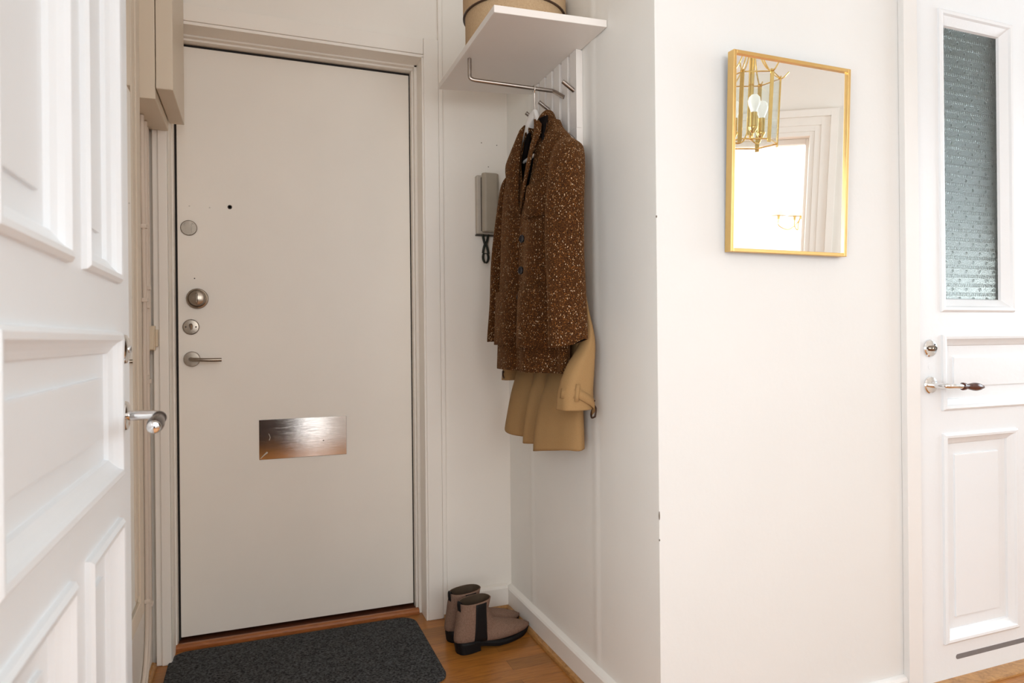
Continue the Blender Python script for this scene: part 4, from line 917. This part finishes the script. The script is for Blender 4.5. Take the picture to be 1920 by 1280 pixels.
# ------------------------------------------------------------------ two-armed wall lamp in the bright room (seen in the gold mirror)
sp = AP(-0.1205, 0.82, 1.752)
sc = thing('wall_lamp', 'two-armed brass wall lamp with white shades, seen small in the gold mirror', 'lamp', tuple(sp))
inn = -AD
m = MB(); m.lathe([(0.03, 0.0), (0.03, 0.006), (0.02, 0.014), (0.012, 0.02), (0.012, 0.03), (0, 0.03)], (0, 0, 0), inn, 20); m.build('wall_plate', 'brass', sc, smooth=True, angle=40)
for out, side in ((0.185, -0.09), (0.065, -0.02)):
    e = inn*out+AN*side
    m = MB(); m.tube(catmull([inn*0.02, inn*0.03+e*0.1+Vector((0, 0, -0.05)), e*0.6+Vector((0, 0, -0.10)), e*0.98+Vector((0, 0, -0.07)), e+Vector((0, 0, -0.02))], 6), 0.004, 8); ar = m.build('arm', 'brass', sc, smooth=True)
    m = MB(); m.lathe([(0.010, -0.022), (0.010, 0.015), (0, 0.015)], e, (0, 0, 1), 14); m.build('lamp_holder', 'brass', ar)
    m = MB(); m.lathe([(0.055, 0.005), (0.056, 0.008), (0.036, 0.10), (0.035, 0.10)], e, (0, 0, 1), 28, False, False); m.build('shade', 'shade_white', ar, smooth=True, solid=0.002)

# small marks left on the walls and the front door
def mark(parent, name, p, ax, r, mat):
    m = MB(); m.lathe([(r, 0.0), (r*0.9, 0.0005), (0.0, 0.0006)], p, ax, 10); return m.build(name, mat, parent)
wb = bpy.data.objects['wall_back']
for x, z in ((0.820, 1.790), (0.882, 1.786), (0.847, 1.700)): mark(wb, 'screw_hole', (x, YB-0.0003, z), (0, -1, 0), 0.0022, 'mark_dark')
for x, z in ((-0.206, 1.507), (-0.142, 1.505)): mark(d1, 'filled_hole', W1(x, 2.5748, z), (0, -1, 0), 0.0028, 'mark_engraved')
wh = bpy.data.objects['wall_hall']
for z, h in ((0.600, 0.024), (0.540, 0.006), (1.335, 0.007)):
    m = MB(); m.lathe([(0.0, -h/2), (0.0014, -h*0.3), (0.0018, 0.0), (0.0012, h*0.35), (0.0, h/2)], (XC+0.0006, YH+0.0004, z), (0, 0, 1), 8); m.build('paint_chip', 'mark_dark', wh)
# ------------------------------------------------------------------ light
def area(name, loc, direction, sx, sy, power, col):
    l = bpy.data.lights.new(name, 'AREA'); l.shape = 'RECTANGLE'; l.size = sx; l.size_y = sy; l.energy = power; l.color = col
    o = bpy.data.objects.new(name, l); COL.objects.link(o); o.location = loc
    o.rotation_euler = Vector(direction).to_track_quat('-Z', 'Z').to_euler(); return o
pr_ = AP(-1.82, 0, 0)
area('window_rear', (0.72, pr_.y-0.25, 1.26), (0, 1, 0), 2.1, 2.5, 74, (0.94, 0.975, 1.0))
area('window_right', (4.25, 0.67, 1.55), (-1, 0, 0), 1.2, 1.6, 46, (0.80, 0.92, 1.0))
bc = AP(-1.15, 1.3, HT-0.05)
area('bright_room', tuple(bc), (0, 0, -1), 1.6, 1.6, 66, (0.97, 0.99, 1.0))
area('left_fill', (XL-0.16, -0.12, 1.1), (1, 0, 0), 1.15, 1.95, 62, (0.95, 0.98, 1.0))  # area light added at the left opening to brighten the coat wall
area('bath_fill', (2.96, 2.1, 0.95), (-1, 0.15, 0), 0.7, 0.8, 4.0, (0.96, 0.98, 1.0))  # area light added inside the dim room to brighten the lower glass
w = bpy.data.worlds.new('World'); S.world = w; w.use_nodes = True
w.node_tree.nodes['Background'].inputs['Color'].default_value = (0.85, 0.92, 1.0, 1); w.node_tree.nodes['Background'].inputs['Strength'].default_value = 0.6

# ------------------------------------------------------------------ camera
cam = bpy.data.cameras.new('Camera'); co = bpy.data.objects.new('Camera', cam); COL.objects.link(co)
cam.sensor_width = 36.0; cam.lens = 36.0*1265.8/1920; cam.shift_x = 0.0; cam.shift_y = -5.5/1920; cam.clip_start = 0.02
cam.dof.use_dof = True; cam.dof.focus_distance = 2.15; cam.dof.aperture_fstop = 6.3
yaw, roll = math.radians(20.88), math.radians(0.545)
co.matrix_world = Matrix.Translation((0, 0, 1.0386)) @ Matrix.Rotation(-yaw, 4, 'Z') @ Matrix.Rotation(PI/2, 4, 'X') @ Matrix.Rotation(-roll, 4, 'Z')
S.camera = co
S.view_settings.view_transform = 'Standard'; S.view_settings.look = 'None'; S.view_settings.gamma = 1.0; S.view_settings.use_curve_mapping = False
S.view_settings.exposure = 0.09
S.cycles.use_denoising = True
S.cycles.max_bounces = 10; S.cycles.diffuse_bounces = 6; S.cycles.glossy_bounces = 5; S.cycles.transmission_bounces = 8
S.cycles.caustics_reflective = False; S.cycles.caustics_refractive = False
